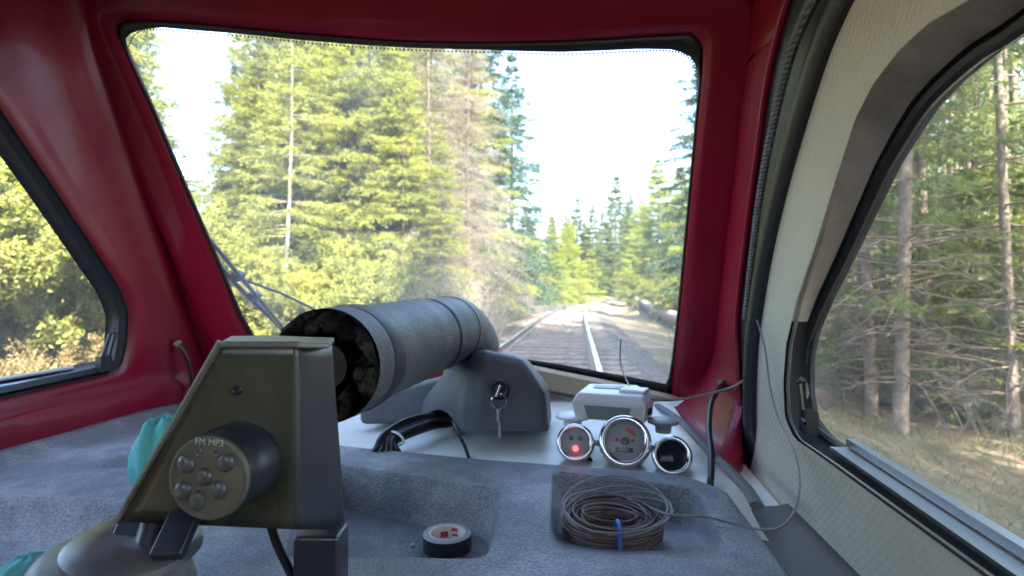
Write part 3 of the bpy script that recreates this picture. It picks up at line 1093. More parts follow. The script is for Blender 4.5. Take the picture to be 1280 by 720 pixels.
# ================================================================== THE CAR
car = empty("railcar", (-.33, .4, -.80))
tag(car, "red rail inspection car cab with grained grey dashboard, seen from the inside", "rail car")


def resample_polar(loop, c, N):
    """loop: closed 2-D polyline star-shaped about c; returns N points at even angles"""
    P = np.array([(p[0] - c[0], p[1] - c[1]) for p in loop])
    out = []
    Q = np.roll(P, -1, 0)
    for k in range(N):
        a = 2 * math.pi * k / N
        d = np.array([math.cos(a), math.sin(a)])
        best = None
        for p, q in zip(P, Q):
            e = q - p
            den = d[0] * e[1] - d[1] * e[0]
            if abs(den) < 1e-12:
                continue
            t = (p[0] * e[1] - p[1] * e[0]) / den
            u = (p[0] * d[1] - p[1] * d[0]) / den
            if t > 0 and -1e-6 <= u <= 1 + 1e-6:
                best = t if best is None else max(best, t)
        out.append((c[0] + d[0] * best, c[1] + d[1] * best))
    return out


def round_loop(loop, k=6):
    return [(p.x, p.y) for p in spline([Vector((a, b, 0)) for a, b in loop], k, closed=True)]


def ring_panel(inner, outer, c, N, ws, fn):
    """strip mesh between two loops. ws: distances (m) from the inner edge for the close rings; then fractions to the outer loop."""
    I = resample_polar(inner, c, N)
    O = resample_polar(outer, c, N)
    mb = MB()
    rows = 0
    for w in ws:
        for k in range(N):
            a, b = np.array(I[k]), np.array(O[k])
            Lk = np.linalg.norm(b - a)
            if isinstance(w, tuple):
                wd = w[0]
                t = min(wd / Lk, 1) * .5 if False else min(wd / max(Lk, 1e-6), .92)
            else:
                t = w
                wd = t * Lk
            p = a + (b - a) * t
            mb.v.append(tuple(fn(p[0], p[1], t * Lk, Lk)))
        rows += 1
    for r in range(rows - 1):
        for k in range(N):
            k2 = (k + 1) % N
            mb.f.append((r * N + k, r * N + k2, (r + 1) * N + k2, (r + 1) * N + k))
            mb.m.append(0)
    return mb


# ---- windscreen and front panel
red_loop_px = [(150, 26), (230, 28), (300, 35), (400, 44), (500, 52), (600, 54), (700, 52), (800, 46), (868, 42), (878, 60), (876, 100), (871, 150), (862, 250), (850, 380), (842, 450), (838, 494), (800, 486), (760, 477), (700, 465), (660, 458), (600, 450), (500, 444), (400, 438), (318, 430), (300, 395), (270, 322), (232, 234), (190, 135), (158, 62), (147, 38)]
glass_px = [(168, 40), (200, 35), (300, 43), (400, 53), (500, 60), (600, 63), (700, 66), (800, 62), (845, 63), (866, 74), (873, 98), (868, 150), (859, 250), (847, 380), (839, 450), (834, 480), (800, 473), (760, 466), (700, 455), (660, 449), (600, 442), (500, 436), (400, 431), (322, 424), (304, 393), (274, 321), (236, 233), (194, 134), (164, 70), (158, 50)]
CF = (-.33, .12)
red_loop = [(atF(*p).x, atF(*p).z) for p in red_loop_px]
glass_loop = [(atF(*p).x, atF(*p).z) for p in glass_px]
outer_front = [(-.962, -.31), (.29, -.31), (.29, .74), (-.962, .74)]


def front_pt(x, z, w, Lk):
    side = float(sst(.30, .50, abs(x + .33)))
    off = .020 - .040 * float(sst(.075, .105, w)) * side + .035 * float(sst(.115, .20, w)) * side
    off -= .012 * float(sst(.012, 0, w))
    return (x, FS(x, z) - off, z)


N = 260
ws = [(0.0,), (.004,), (.009,), (.014,), (.03,), (.055,), (.072,), (.08,), (.088,), (.096,), (.105,), (.118,), (.135,), (.16,), (.20,), 1.0]
mb = ring_panel(red_loop, outer_front, CF, N, ws, front_pt)
# return flange round the opening
base = len(mb.v)
I = resample_polar(red_loop, CF, N)
for (x, z) in I:
    mb.v.append((x, FS(x, z) + .009, z))
for k in range(N):
    k2 = (k + 1) % N
    mb.f.append((base + k, base + k2, k2, k))
    mb.m.append(0)
front = obj("front_panel", mb, M_['red'], car, ang=70)
# outer skin just outside so the panel has a thickness
mb = ring_panel(red_loop, outer_front, CF, N, [0.0, .5, 1.0], lambda x, z, w, L_: (x, FS(x, z) + .010, z))
obj("outer_skin", mb, M_['red'], car, ang=70)

ws_e = empty("windscreen", (-.33, FS(-.33, .12), .12), parent=car)
ws_e.matrix_basis = Matrix.Translation((0, FS(-.33, .12) - .4, .92))
WM[ws_e.name] = WM[car.name] @ ws_e.matrix_basis


def seal_pt(y0):
    def f(x, z, w, Lk):
        h = .005 * math.sin(math.pi * min(max(w / Lk, 0), 1)) ** .6
        return (x, FS(x, z) + y0 - h, z)
    return f


mb = ring_panel(glass_loop, red_loop, CF, N, [0, .12, .3, .5, .7, .88, 1.0], seal_pt(-.003))
obj("seal", mb, M_['seal'], ws_e, ang=80)
G = resample_polar([(c_[0] + (g[0] - c_[0]) * 1.012, c_[1] + (g[1] - c_[1]) * 1.012) for g in glass_loop for c_ in (CF,)], CF, N)
mb = MB()
rings = [1, .8, .6, .4, .2, .05]
for r in rings:
    for (x, z) in G:
        xx_, zz_ = CF[0] + (x - CF[0]) * r, CF[1] + (z - CF[1]) * r
        mb.v.append((xx_, FS(xx_, zz_) + .003, zz_))
for r in range(len(rings) - 1):
    for k in range(N):
        k2 = (k + 1) % N
        mb.f.append((r * N + k, r * N + k2, (r + 1) * N + k2, (r + 1) * N + k))
        mb.m.append(0)
mb.f.append(tuple((len(rings) - 1) * N + k for k in range(N)))
mb.m.append(0)
obj("pane", mb, M_['glass'], ws_e, ang=180)
# printed dot edge along the top of the glass
mb = MB()
tl = [atF(*p) for p in ((159, 60), (170, 41.5), (200, 36.5), (300, 44.5), (400, 54.5), (500, 61.5), (600, 64.5), (700, 67.5), (800, 63.5), (844, 64.5), (864, 75), (871.5, 98), (870, 130))]
tl = spline(tl, 40)
acc = 0
last = tl[0]
for p in tl:
    acc += (p - last).length
    last = p
    if acc >= .0048:
        acc = 0
        c_ = Vector((p.x, FS(p.x, p.z) + .0015, p.z))
        mb.lathe([(0.0001, .0), (.0019, .0), (.002, -.0004)], 7, Matrix.Translation(c_) @ frame((0, -1, -.47)).to_4x4())
fr_ = obj("frit", mb, M_['frit'], ws_e)
# tan trim board under the glass and its screw plate
mb = MB()
bt = [atF(*p) for p in ((560, 449), (600, 453), (660, 461), (700, 469), (760, 481), (800, 490), (838, 499), (868, 510))]
bt = spline(bt, 5)
for i, p in enumerate(bt):
    for (dy, dz) in ((-.028, .012), (-.045, .006), (-.050, -.028), (-.02, -.04)):
        mb.v.append((p.x, p.y + dy, p.z + dz))
for i in range(len(bt) - 1):
    for j in range(3):
        mb.f.append((i * 4 + j, i * 4 + j + 1, (i + 1) * 4 + j + 1, (i + 1) * 4 + j))
        mb.m.append(0)
tr_ = obj("trim_board", mb, M_['tan'], ws_e, solid=.006, soff=0)
c = atF(856, 515) + Vector((0, -.056, .0))
mb = MB()
mb.lathe([(.0001, .004), (.004, .004), (.006, .001), (.006, -.004)], 14, Matrix.Translation(c) @ frame((0, -1, .1)).to_4x4())
obj("screw", mb, M_['bolt'], tr_)

# wiper, outside the glass
wp = empty("wiper", parent=car)
wp.matrix_basis = Matrix.Translation(Vector((-.4, .9, .7)))
WM[wp.name] = WM[car.name] @ wp.matrix_basis


def out(px, py, o):
    p = atF(px, py)
    return p * ((p.y + o) / p.y)


mb = MB()
a, b = out(262, 300, .05), out(352, 408, .05)
mb.tube([a, b], .009, 8, flat=.6)
mb.tube([a, b], .004, 6)
obj("blade", mb, M_['blackpaint'], wp)
mb = MB()
ap = [out(x, y, .075) for x, y in ((263, 318), (290, 350), (318, 378), (352, 410), (372, 440))]
mb.tube(spline(ap, 4), [.013] * 17, 8, flat=.5)
for (x, y) in ((297, 345), (318, 370)):
    mb.box(out(x, y, .062), (.016, .03, .022), Matrix.Rotation(R_(42), 3, 'Y'))
obj("arm", mb, M_['blackpaint'], wp)
mb = MB()
mb.tube([out(305, 350, .07), out(350, 366, .07), out(400, 390, .07), out(430, 402, .07)], .0032, 6)
obj("hose", mb, M_['cable'], wp)

# ---- left side panel and window
XL = -.94
CL = (.42, .10)
lw_px = [(0, 137), (30, 181), (62, 228), (110, 300), (148, 358), (160, 390), (158, 430), (150, 462), (125, 470), (60, 484), (0, 498)]
lw = [(atX(*p, XL).y, atX(*p, XL).z) for p in lw_px]
p0_, p1_ = lw[0], lw[-1]
lw_open = lw + [(.5, p1_[1] - .002), (.3, p1_[1] - .002), (.16, p1_[1]), (.13, p1_[1] + .03), (.13, .36), (.16, .39), (.62, .40), (.70, .385)]
front_edge = [(FS(XL, z) + .01, z) for z in (-.31, -.1, .1, .3, .5, .74)]
outer_l = [(-.75, .74), (-.75, -.31)] + front_edge


def left_pt(u, v, w, Lk):
    fe = FS(XL, v) - u
    x = XL + .035 * float(sst(.16, 0.0, fe)) ** 1.5 * 1.0
    x += .020 * float(sst(-.195, -.215, v))          # ledge along the dash
    x -= .03 * float(sst(.45, .74, v)) * -1.6        # leans in toward the roof
    x += .006 * float(sst(.0, .02, w)) - .006
    return (x, u, v)


mb = ring_panel(lw_open, outer_l, CL, 240, [(0.0,), (.004,), (.01,), (.02,), (.035,), (.055,), .25, .4, .5, .6, .7, .8, .88, .95, 1.0], left_pt)
b0 = len(mb.v)
I = resample_polar(lw_open, CL, 240)
for (u, v) in I:
    mb.v.append((XL - .02, u, v))
for k in range(240):
    k2 = (k + 1) % 240
    mb.f.append((k, k2, b0 + k2, b0 + k))
    mb.m.append(0)
obj("side_panel", mb, M_['red'], car, ang=70)
mb = ring_panel(lw_open, outer_l, CL, 120, [0.0, .5, 1.0], lambda u, v, w, L_: (XL - .035, u, v))
obj("outer_skin", mb, M_['red'], car, ang=70)
sw = empty("side_window", parent=car)
sw.matrix_basis = Matrix.Translation(Vector((XL + .33, 0, .9)))
WM[sw.name] = WM[car.name] @ sw.matrix_basis


def shrink(loop, c, d):
    o_ = []
    n_ = len(loop)
    area = sum(loop[i][0] * loop[(i + 1) % n_][1] - loop[(i + 1) % n_][0] * loop[i][1] for i in range(n_))
    sg = 1 if area > 0 else -1
    for i in range(n_):
        a_, b_, c2 = np.array(loop[i - 1]), np.array(loop[i]), np.array(loop[(i + 1) % n_])
        t = (b_ - a_) / max(np.linalg.norm(b_ - a_), 1e-9) + (c2 - b_) / max(np.linalg.norm(c2 - b_), 1e-9)
        t /= max(np.linalg.norm(t), 1e-9)
        nn = np.array([-t[1], t[0]]) * sg
        q = b_ + nn * d
        o_.append((q[0], q[1]))
    return o_


l_in = shrink(lw_open, CL, .026)
mb = ring_panel(l_in, lw_open, CL, 240, [0, .08, .3, .36, .42, .7, .76, .9, 1.0], lambda u, v, w, L_: (XL + .002 - .03 * (1 - w / L_) + (.010 if .34 < w / L_ < .72 else 0), u, v))
obj("frame", mb, M_['seal'], sw, ang=35)
mb = MB()
I = resample_polar(shrink(lw_open, CL, .022), CL, 120)
mb.add([(XL - .03, u, v) for (u, v) in I], [tuple(range(120))])
obj("pane", mb, M_['sglass'], sw, smooth=False)
zs = p1_[1]
mb = MB()
for (h, x, r) in ((.010, -.012, .004), (.021, -.022, .0035)):
    mb.tube([(XL + x, .17, zs + h), (XL + x, .97, zs + h + (lw[8][1] - zs) * 1.0)], r, 6)
obj("runner", mb, M_['alu'], sw)
lat = empty("latch", parent=sw)
mb = MB()
a = atX(128, 445, XL + .004)
b = atX(137, 418, XL + .004)
mb.tube([a + Vector((0, 0, -.02)), a, b, b + Vector((0, .014, .004)), a + Vector((0, .016, 0))], .0035, 6)
mb.box(a + Vector((-.004, .008, -.016)), (.012, .028, .03))
bpy.data.objects.remove(lat)
obj("latch", mb, M_['blackpaint'], sw)

# ---- right side panel (cream vinyl) and window
XR = .28
XG = .325
CR = (.42, -.02)
ro_px = [(1280, -38), (1215, 0), (1165, 28), (1128, 62), (1095, 105), (1072, 150), (1048, 225), (1022, 310), (1000, 375), (987, 430), (983, 480), (985, 522), (996, 548), (1040, 578), (1120, 636), (1280, 752)]
ro = [(atX(*p, XR).y, atX(*p, XR).z) for p in ro_px]
zt, zb = ro[0][1], ro[-1][1]
ro_open = ro + [(.2, zb - .004), (.08, zb), (.0, zb), (-.03, zb + .03), (-.03, zt + .02), (.0, zt + .045), (.1, zt + .045), (.2, zt + .038), (.29, zt + .022)]
ri_px = [(1280, 34), (1235, 62), (1190, 100), (1160, 132), (1138, 165), (1112, 208), (1088, 258), (1060, 318), (1035, 368), (1017, 410), (1009, 445), (1009, 490), (1014, 522), (1030, 545), (1120, 606), (1280, 712)]
ri = [(atX(*p, XG).y, atX(*p, XG).z) for p in ri_px]
zt2, zb2 = ri[0][1], ri[-1][1]
ri_open = ri + [(.2, zb2), (.08, zb2), (.03, zb2), (.01, zb2 + .03), (.01, zt2 + .01), (.03, zt2 + .03), (.1, zt2 + .03), (.2, zt2 + .026), (.33, zt2 + .015)]
seal_px = [(1066, -30), (1052, 0), (1028, 58), (1002, 140), (977, 230), (957, 320), (943, 410), (939, 470), (939, 530), (943, 580), (947, 622)]
sealw = [atX(*p, XR - .004) for p in seal_px]
outer_r_ = None
outer_r = [(-.75, -.42)] + [(p.y, p.z) for p in (sealw[-1] + Vector((0, .0, -.13)), *sealw[::-1])] + [(sealw[0].y - .22, .74), (-.75, .74)]


def right_pt(u, v, w, Lk):
    x = XR - .05 * float(sst(.36, .74, v)) - .02 * float(sst(-.20, -.32, v))
    x -= .004 * float(sst(0, .01, w)) - .004
    return (x, u, v)


mb = ring_panel(ro_open, outer_r, CR, 240, [(0.0,), (.004,), (.010,), (.02,), .2, .35, .5, .65, .8, .9, .96, 1.0], right_pt)
obj("side_panel", mb, M_['cream'], car, ang=70)
mb = ring_panel(shrink(ri_open, CR, -.014), outer_r, CR, 240, [0.0, .5, 1.0], lambda u, v, w, L_: (XR + .056, u, v))
obj("outer_skin", mb, M_['red'], car, ang=70)
sr = empty("side_window", parent=car)
sr.matrix_basis = Matrix.Translation(Vector((XR + .33, 0, .9)))
WM[sr.name] = WM[car.name] @ sr.matrix_basis
# broad reveal: outer loop in the panel plane, inner loop at the glass
NI = 240
I = resample_polar(ri_open, CR, NI)
O = resample_polar(ro_open, CR, NI)
mb = MB()
prof_r = [(1.0, -.001), (.985, -.003), (.93, -.003), (.5, .014), (.18, .030), (.12, .036), (.10, .046), (.0, .046), (-.02, .056)]
rowm = []
for (t, dx) in prof_r:
    for k in range(NI):
        a, b = np.array(I[k]), np.array(O[k])
        p = a + (b - a) * t
        mb.v.append((XR + dx, p[0], p[1]))
for r in range(len(prof_r) - 1):
    for k in range(NI):
        k2 = (k + 1) % NI
        mb.f.append((r * NI + k, r * NI + k2, (r + 1) * NI + k2, (r + 1) * NI + k))
        zmid = (O[k][1] + I[k][1]) / 2
        low = zmid < -.045
        mb.m.append(0 if (r < 4 and not low) else 1)
obj("frame", mb, [M_['taupe'], M_['framerubber']], sr, ang=25)
# black inner rubber along the glass
mb = MB()
IR = round_loop(ri_open, 3)
mb.tube([(XG - .004, u, v) for (u, v) in IR], .0075, 8, closed=True)
obj("seal", mb, M_['seal'], sr)
mb = MB()
mb.add([(XG + .004, u, v) for (u, v) in resample_polar(ri_open, CR, 120)], [tuple(range(120))])
obj("pane", mb, M_['sglass'], sr, smooth=False)
# aluminium sliding track along the sill
mb = MB()
ia = np.array(ri_open[13])
ib = np.array(ri_open[-9])
for (dx, dz, wx, wz) in ((-.020, -.006, .010, .004), (-.007, .000, .005, .008)):
    y0_, y1_ = .03, .70
    z0_, z1_ = zb2, ri[12][1] - .004
    mb.add([(XG + dx - wx, y0_, z0_ + dz), (XG + dx + wx, y0_, z0_ + dz), (XG + dx + wx, y0_, z0_ + dz + wz), (XG + dx - wx, y0_, z0_ + dz + wz),
            (XG + dx - wx, y1_, z1_ + dz), (XG + dx + wx, y1_, z1_ + dz), (XG + dx + wx, y1_, z1_ + dz + wz), (XG + dx - wx, y1_, z1_ + dz + wz)],
           [(0, 1, 2, 3), (7, 6, 5, 4), (0, 4, 5, 1), (1, 5, 6, 2), (2, 6, 7, 3), (3, 7, 4, 0)])
obj("runner", mb, M_['alu'], sr, smooth=False)
mb = MB()
a = atX(998, 478, XR + .004)
b = atX(1003, 522, XR + .008)
mb.tube([a + Vector((0, -.012, .006)), a, a.lerp(b, .5), b, b + Vector((0, -.014, -.004))], .004, 6)
mb.box(b + Vector((.006, -.004, -.004)), (.014, .024, .03))
obj("latch", mb, M_['blackpaint'], sr, ang=40)

# ---- right red pillar between the front panel and the door seal
edge_px = [(1006, -30), (985, 0), (960, 95), (945, 200), (931, 305), (921, 400), (923, 470), (928, 540), (932, 603)]
edgew = [atX(*p, XR - .004) for p in edge_px]
def extend(ps, zt=.73):
    """carry a line in the side wall on up to the roof"""
    a, b = ps[1], ps[0]
    d = (b - a).normalized()
    q = b.copy()
    out_ = []
    n_ = 5
    for i in range(1, n_ + 1):
        f_ = i / n_
        z_ = b.z + (zt - b.z) * f_
        out_.append(Vector((b.x - .05 * float(sst(.36, .74, z_)), b.y + d.y / max(d.z, .25) * (z_ - b.z) * .9, z_)))
    return out_[::-1] + ps


edgew = extend(edgew)
sealw = extend(sealw)
ew = spline(edgew, 5)
strip_px = [(932, 603), (910, 585), (880, 556), (858, 530), (842, 508)]
strip = spline([atZ(*p, -.248) for p in strip_px], 8)
mb = MB()
cols = 9
for p in ew:
    fy = FS(XR, p.z) + .0
    for j in range(cols):
        t = j / (cols - 1)
        y_ = p.y + (fy - p.y) * t
        x_ = XR + .012 * math.sin(math.pi * min(t * 1.4, 1)) + (-.004 if j == 0 else .004)
        q = Vector((x_, y_, p.z))
        if j > 0:
            g = float(sst(-.13, -.262, p.z))
            q = q.lerp(strip[int(round(t * (len(strip) - 1)))], g * min(1, t * 4))
        mb.v.append(tuple(q))
for i in range(len(ew) - 1):
    for j in range(cols - 1):
        mb.f.append((i * cols + j, i * cols + j + 1, (i + 1) * cols + j + 1, (i + 1) * cols + j))
        mb.m.append(0)
pil = obj("pillar", mb, M_['red'], car, ang=70)
mb = MB()
mb.tube(ew, .0055, 8)
obj("edge_lip", mb, M_['red'], pil)
# ribbed grey edge trim and black door seal
mt = mat('ribbed_trim', (.16, .16, .16), .6)
nt = mt.node_tree
wv = nt.nodes.new("ShaderNodeTexWave")
wv.bands_direction = 'Z'
wv.inputs["Scale"].default_value = 60
tcn = nt.nodes.new("ShaderNodeTexCoord")
nt.links.new(tcn.outputs["Object"], wv.inputs["Vector"])
bpn = nt.nodes.new("ShaderNodeBump")
bpn.inputs["Distance"].default_value = .0015
nt.links.new(wv.outputs["Fac"], bpn.inputs["Height"])
nt.links.new(bpn.outputs[0], nt.nodes["Principled BSDF"].inputs["Normal"])
mb = MB()
bs0, bs1 = spline(edgew, 3), spline(sealw, 3)
nb = 40
for k in range(nb):
    a_ = bs0[round(k * (len(bs0) - 1) / (nb - 1))]
    b_ = bs1[round(k * (len(bs1) - 1) / (nb - 1))]
    dvec = (b_ - a_) * .35
    for q in (a_ + Vector((.004, 0, 0)), a_.lerp(b_, .5) + Vector((.012, 0, 0)), b_ + dvec + Vector((.010, 0, 0))):
        mb.v.append(tuple(q))
for k in range(nb - 1):
    for j in range(2):
        mb.f.append((k * 3 + j, k * 3 + j + 1, (k + 1) * 3 + j + 1, (k + 1) * 3 + j))
        mb.m.append(0)
obj("door_post", mb, M_['seal'], car, ang=180)
gp = [atX(*p, XR - .008) for p in ((1035, -30), (1016, 0), (990, 62), (971, 135), (953, 225), (941, 312), (931, 400))]
mb = MB()
mb.tube(spline(gp, 5), [.0085 - .004 * i / 30 for i in range(31)], 8)
obj("edge_trim", mb, mt, car)
mb = MB()
sl_ = spline(sealw, 6)
mb.tube(sl_, [.019 - .002 * i / len(sl_) for i in range(len(sl_))], 10, flat=.7, upv=(1, 0, 0))
obj("door_seal", mb, M_['seal'], car)

# ---- roof, floor and added rear light block (all behind or above the view)
mb = MB()
xs_ = np.linspace(-.96, .29, 15)
ys_ = np.linspace(-.75, FS(-.33, .74) + .03, 8)
for y_ in ys_:
    for x_ in xs_:
        mb.v.append((x_, y_ - .22 * (x_ + .33) ** 2 * (y_ > .3), .735 + .06 * (1 - ((x_ + .335) / .63) ** 2)))
for j in range(7):
    for i in range(14):
        mb.f.append((j * 15 + i, j * 15 + i + 1, (j + 1) * 15 + i + 1, (j + 1) * 15 + i))
        mb.m.append(0)
obj("roof", mb, M_['red'], car, solid=.02, soff=0)
mb = ring_panel([(-.66, .28), (-.02, .28), (-.02, .58), (-.66, .58)], [(-.97, -.80), (.33, -.80), (.33, .75), (-.97, .75)], (-.33, .38), 80, [0.0, .5, 1.0], lambda u, v, w, L_: (u, -.74, v))
obj("rear_light_block", mb, M_['floor'], car, solid=.03, soff=0)  # unseen dark wall added to cut light from behind, small opening left
mb = MB()
mb.box((-.335, .25, -.79), (1.26, 2.0, .03))
obj("floor", mb, M_['floor'], car)

# ---- dashboard: moulded sheet with pockets
DZ = -.27


def yr(x):
    x = np.asarray(x, float)
    y_ = np.interp(x, [-1.0, -.75, -.62, -.50, -.417, -.13, .05, .19, .3], [1.24, 1.235, 1.17, 1.02, .965, .912, .885, .862, .85])
    y_ = y_ + .004 * np.sin(x * 9)
    xc, r = .115, .10
    t = np.clip((x - xc) / r, 0, .999)
    return y_ - (r - r * np.sqrt(1 - t * t)) * 1.3


def poly_sdf(pts, X, Y):
    c = np.mean(pts, 0)
    d = np.full(np.shape(X), -9.0)
    n_ = len(pts)
    for i in range(n_):
        a, b = np.array(pts[i]), np.array(pts[(i + 1) % n_])
        e = b - a
        nn = np.array([e[1], -e[0]]) / np.linalg.norm(e)
        if np.dot(nn, c - a) > 0:
            nn = -nn
        dd_ = (X - a[0]) * nn[0] + (Y - a[1]) * nn[1]
        k = 120.0
        d = np.logaddexp(k * d, k * dd_) / k
    return d


def zq(px_list, z=DZ):
    return [(atZ(x, y, z).x, atZ(x, y, z).y) for x, y in px_list]


PA = zq([(395, 578), (622, 612), (604, 694), (360, 694)])
PB_ = zq([(694, 590), (868, 612), (920, 705), (690, 690)])
PC = zq([(-140, 618), (165, 628), (215, 720), (-300, 760)])
PD = zq([(118, 584), (262, 525), (300, 560), (190, 580)])

nx_, ns_ = 420, 330
xs_ = np.linspace(-.925, .214, nx_)
ss_ = np.linspace(0, 1, ns_)
X, S = np.meshgrid(xs_, ss_)
Y = .28 + S * (yr(X) - .28)
Z = np.full(X.shape, DZ)
dA = poly_sdf(PA, X, Y)
Z = Z - .062 * sst(.006, -.010, dA)
dB = poly_sdf(PB_, X, Y)
ybf, ybn = max(p[1] for p in PB_), min(p[1] for p in PB_)
ramp = np.clip((Y - ybn) / (ybf - ybn) * 1.5, 0, 1)
Z = Z - .042 * sst(.006, -.011, dB) * ramp
dC = poly_sdf(PC, X, Y)
yc = max(p[1] for p in PC)
Z = Z - .045 * sst(.014, -.022, dC)
dDp = poly_sdf(PD, X, Y)
Z = Z - .022 * sst(.01, -.02, dDp)
# edges: roll off at the back and at the right, lip up at the left wall
eb = yr(X) - Y
Z = Z - .022 * sst(.022, 0, eb) ** 1.6
Z = Z - .03 * sst(.018, 0, .214 - X) ** 1.6
Z = Z + .016 * sst(.05, .02, X + .925)
Z = Z + (vnoise(X, Y, .09, 31) - .5) * .003
i = np.arange(X.size).reshape(X.shape)
mb = MB()
mb.v = np.stack([X, Y, Z], -1).reshape(-1, 3).tolist()
mb.f = np.stack([i[:-1, :-1], i[:-1, 1:], i[1:, 1:], i[1:, :-1]], -1).reshape(-1, 4).tolist()
mb.m = [0] * len(mb.f)
# skirts
for row, dz in ((i[-1], -.05), (i[0], -.40)):
    o_ = len(mb.v)
    for k in row:
        v_ = mb.v[k]
        mb.v.append((v_[0], v_[1], v_[2] + dz))
    for j in range(len(row) - 1):
        f_ = (int(row[j]), int(row[j + 1]), o_ + j + 1, o_ + j)
        mb.f.append(f_ if dz > -.1 else f_[::-1])
        mb.m.append(0)
dash = obj("dashboard", mb, M_['dash'], car, ang=180)
# corner mouldings: dash to right wall, shelf to pillar
mb = MB()
cm = [atZ(*p, DZ - .012) for p in ((950, 624), (975, 652), (1000, 684), (1030, 722), (1080, 790))]
cm[0].x, cm[-1].x = .232, .232
for q in cm:
    q.x = .238
cm = [Vector((.234, y_, DZ - .022)) for y_ in (.755, .72, .66, .54, .42, .28)]
for p in cm:
    for (dx, dz) in ((-.026, -.012), (-.020, .004), (.0, .010), (.020, .012), (.036, .016)):
        mb.v.append((p.x + dx, p.y, p.z + dz))
for i_ in range(len(cm) - 1):
    for j in range(4):
        mb.f.append((i_ * 5 + j, i_ * 5 + j + 1, (i_ + 1) * 5 + j + 1, (i_ + 1) * 5 + j))
        mb.m.append(0)
obj("corner_moulding", mb, M_['gasket'], car, solid=.006, soff=-1)

# white shelf under the windscreen
mb = MB()
xs2 = np.linspace(-.68, .262, 60)
ss2 = np.linspace(0, 1, 22)
for s_ in ss2:
    for x_ in xs2:
        y0_ = float(yr(min(x_, .2))) - .035 if x_ < .17 else .70 + (.17 - x_) * .8
        y1_ = FS(x_, -.225) - .01
        y_ = y0_ + (y1_ - y0_) * s_
        mb.v.append((x_, y_, DZ - .012 + .030 * s_ ** 1.4 + .018 * float(sst(.85, 1, s_))))
for j in range(21):
    for i_ in range(59):
        mb.f.append((j * 60 + i_, j * 60 + i_ + 1, (j + 1) * 60 + i_ + 1, (j + 1) * 60 + i_))
        mb.m.append(0)
obj("shelf", mb, M_['white'], car, ang=180)
# dark rubber strip where the shelf meets the pillar
mb = MB()
sp_ = [atZ(*p, -.250) for p in ((822, 507), (850, 526), (880, 557), (910, 587), (934, 612), (946, 632))]
mb.tube(spline(sp_, 5), .0085, 8, flat=.6)
obj("shelf_edging", mb, M_['gasket'], car)


# pillar grommets and cords
def grommet(p, n, par):
    mb = MB()
    mb.lathe([(.0001, .006), (.004, .006), (.007, .002), (.009, -.004)], 12, Matrix.Translation(p) @ frame(n).to_4x4())
    mb.box(p, (.012, .016, .01), frame(n))
    return obj("grommet", mb, M_['bolt'], par)


g1 = atX(222, 430, XL + .03)
grommet(g1, (1, -.3, 0), car)
g2 = atC(903, 480, 1.06)
grommet(g2, (-1, -.6, 0), car)

# ================================================================== THINGS IN THE CAB
# ---- cords
mb = MB()
mb.tube(spline([g1 + Vector((.004, 0, 0)), atX(230, 440, XL + .045), atX(237, 458, XL + .05), atX(240, 480, XL + .05), atX(240, 500, XL + .05)], 5), .0042, 8)
tag(obj("cord", mb, M_['cable']), "short black cord hanging from the left red pillar onto the dashboard", "cord")
mb = MB()
mb.tube(spline([g2, atC(897, 488, 1.02), atC(889, 505, .975), atC(886, 535, .90), atC(889, 565, .845), atC(889, 592, .81), atC(888, 604, .80), atC(888, 622, .80)], 5), .0048, 8)
tag(obj("cord", mb, M_['cable']), "thick black cord hanging from the right red pillar behind the gauges", "cord")
mb = MB()
mb.tube(spline([atC(944, 452, .95), atC(938, 468, .95), atC(920, 482, .96), (atC(903, 488, .975)), atC(870, 496, .98), atC(840, 500, .98), atC(815, 499, .965)], 6), .0026, 6)
tag(obj("wire", mb, M_['greywire']), "thin grey wire running from the white box to the door seal", "wire")
mb = MB()
mb.tube(spline([atC(776, 424, 1.12), atC(775, 445, 1.13), atC(777, 460, 1.12), atC(783, 475, 1.08), atC(788, 486, 1.0), atC(786, 491, .975)], 5), [.0014] * 26, 6)
tag(obj("antenna", mb, M_['greywire']), "thin upright wire aerial in front of the windscreen, behind the white box", "antenna")

# ---- bracket (near, left)
BD = .45
brk = empty("control_bracket", atC(290, 760, BD + .03))
tag(brk, "olive-black sheet metal bracket with a round button pad, left of the dash", "bracket")
cr, cu, cfw = _rt, _up, _fw                  # built square to where the driver sits


def B(px, py, d):
    return atC(px, py, d)


fpoly = [(277, 427), (372, 427), (371, 662), (148, 652)]
mbf = MB()
fr4 = [B(x, y, BD) for x, y in fpoly]
top_r = B(412, 429, BD)
sd_up, sd_dn = B(417, 440, BD + .055), B(433, 655, BD + .040)
# front face, folded right-hand side, thin top plate: one folded sheet
f0, f1, f2, f3 = fr4
seq_t = [f0 + Vector((0, 0, 0)), f1]
mbf = MB()
nrow = 12
colsN = []
for r in range(nrow + 1):
    t = r / nrow
    L_ = f0.lerp(f3, t)
    R1 = f1.lerp(f2, t)
    pts = [L_.lerp(R1, s) for s in np.linspace(0, .93, 10)]
    # rounded fold to the side wall
    Sx = B(415 + 17 * t, 429 + 233 * t, BD + .075)
    base_n = R1
    for s in (.15, .35, .6, .85, 1.0):
        a_ = L_.lerp(R1, .93)
        c1 = R1
        p = a_ * (1 - s) ** 2 + c1 * 2 * s * (1 - s) + R1.lerp(Sx, .10) * s * s
        pts.append(p)
    for s in (.3, .6, .8, .92, 1.0):
        pts.append(R1.lerp(Sx, s))
    pts.append(R1.lerp(Sx, 1.0) + cfw * .01 - cr * .004)
    colsN.append(pts)
nc = len(colsN[0])
for row in colsN:
    mbf.v.extend([tuple(p) for p in row])
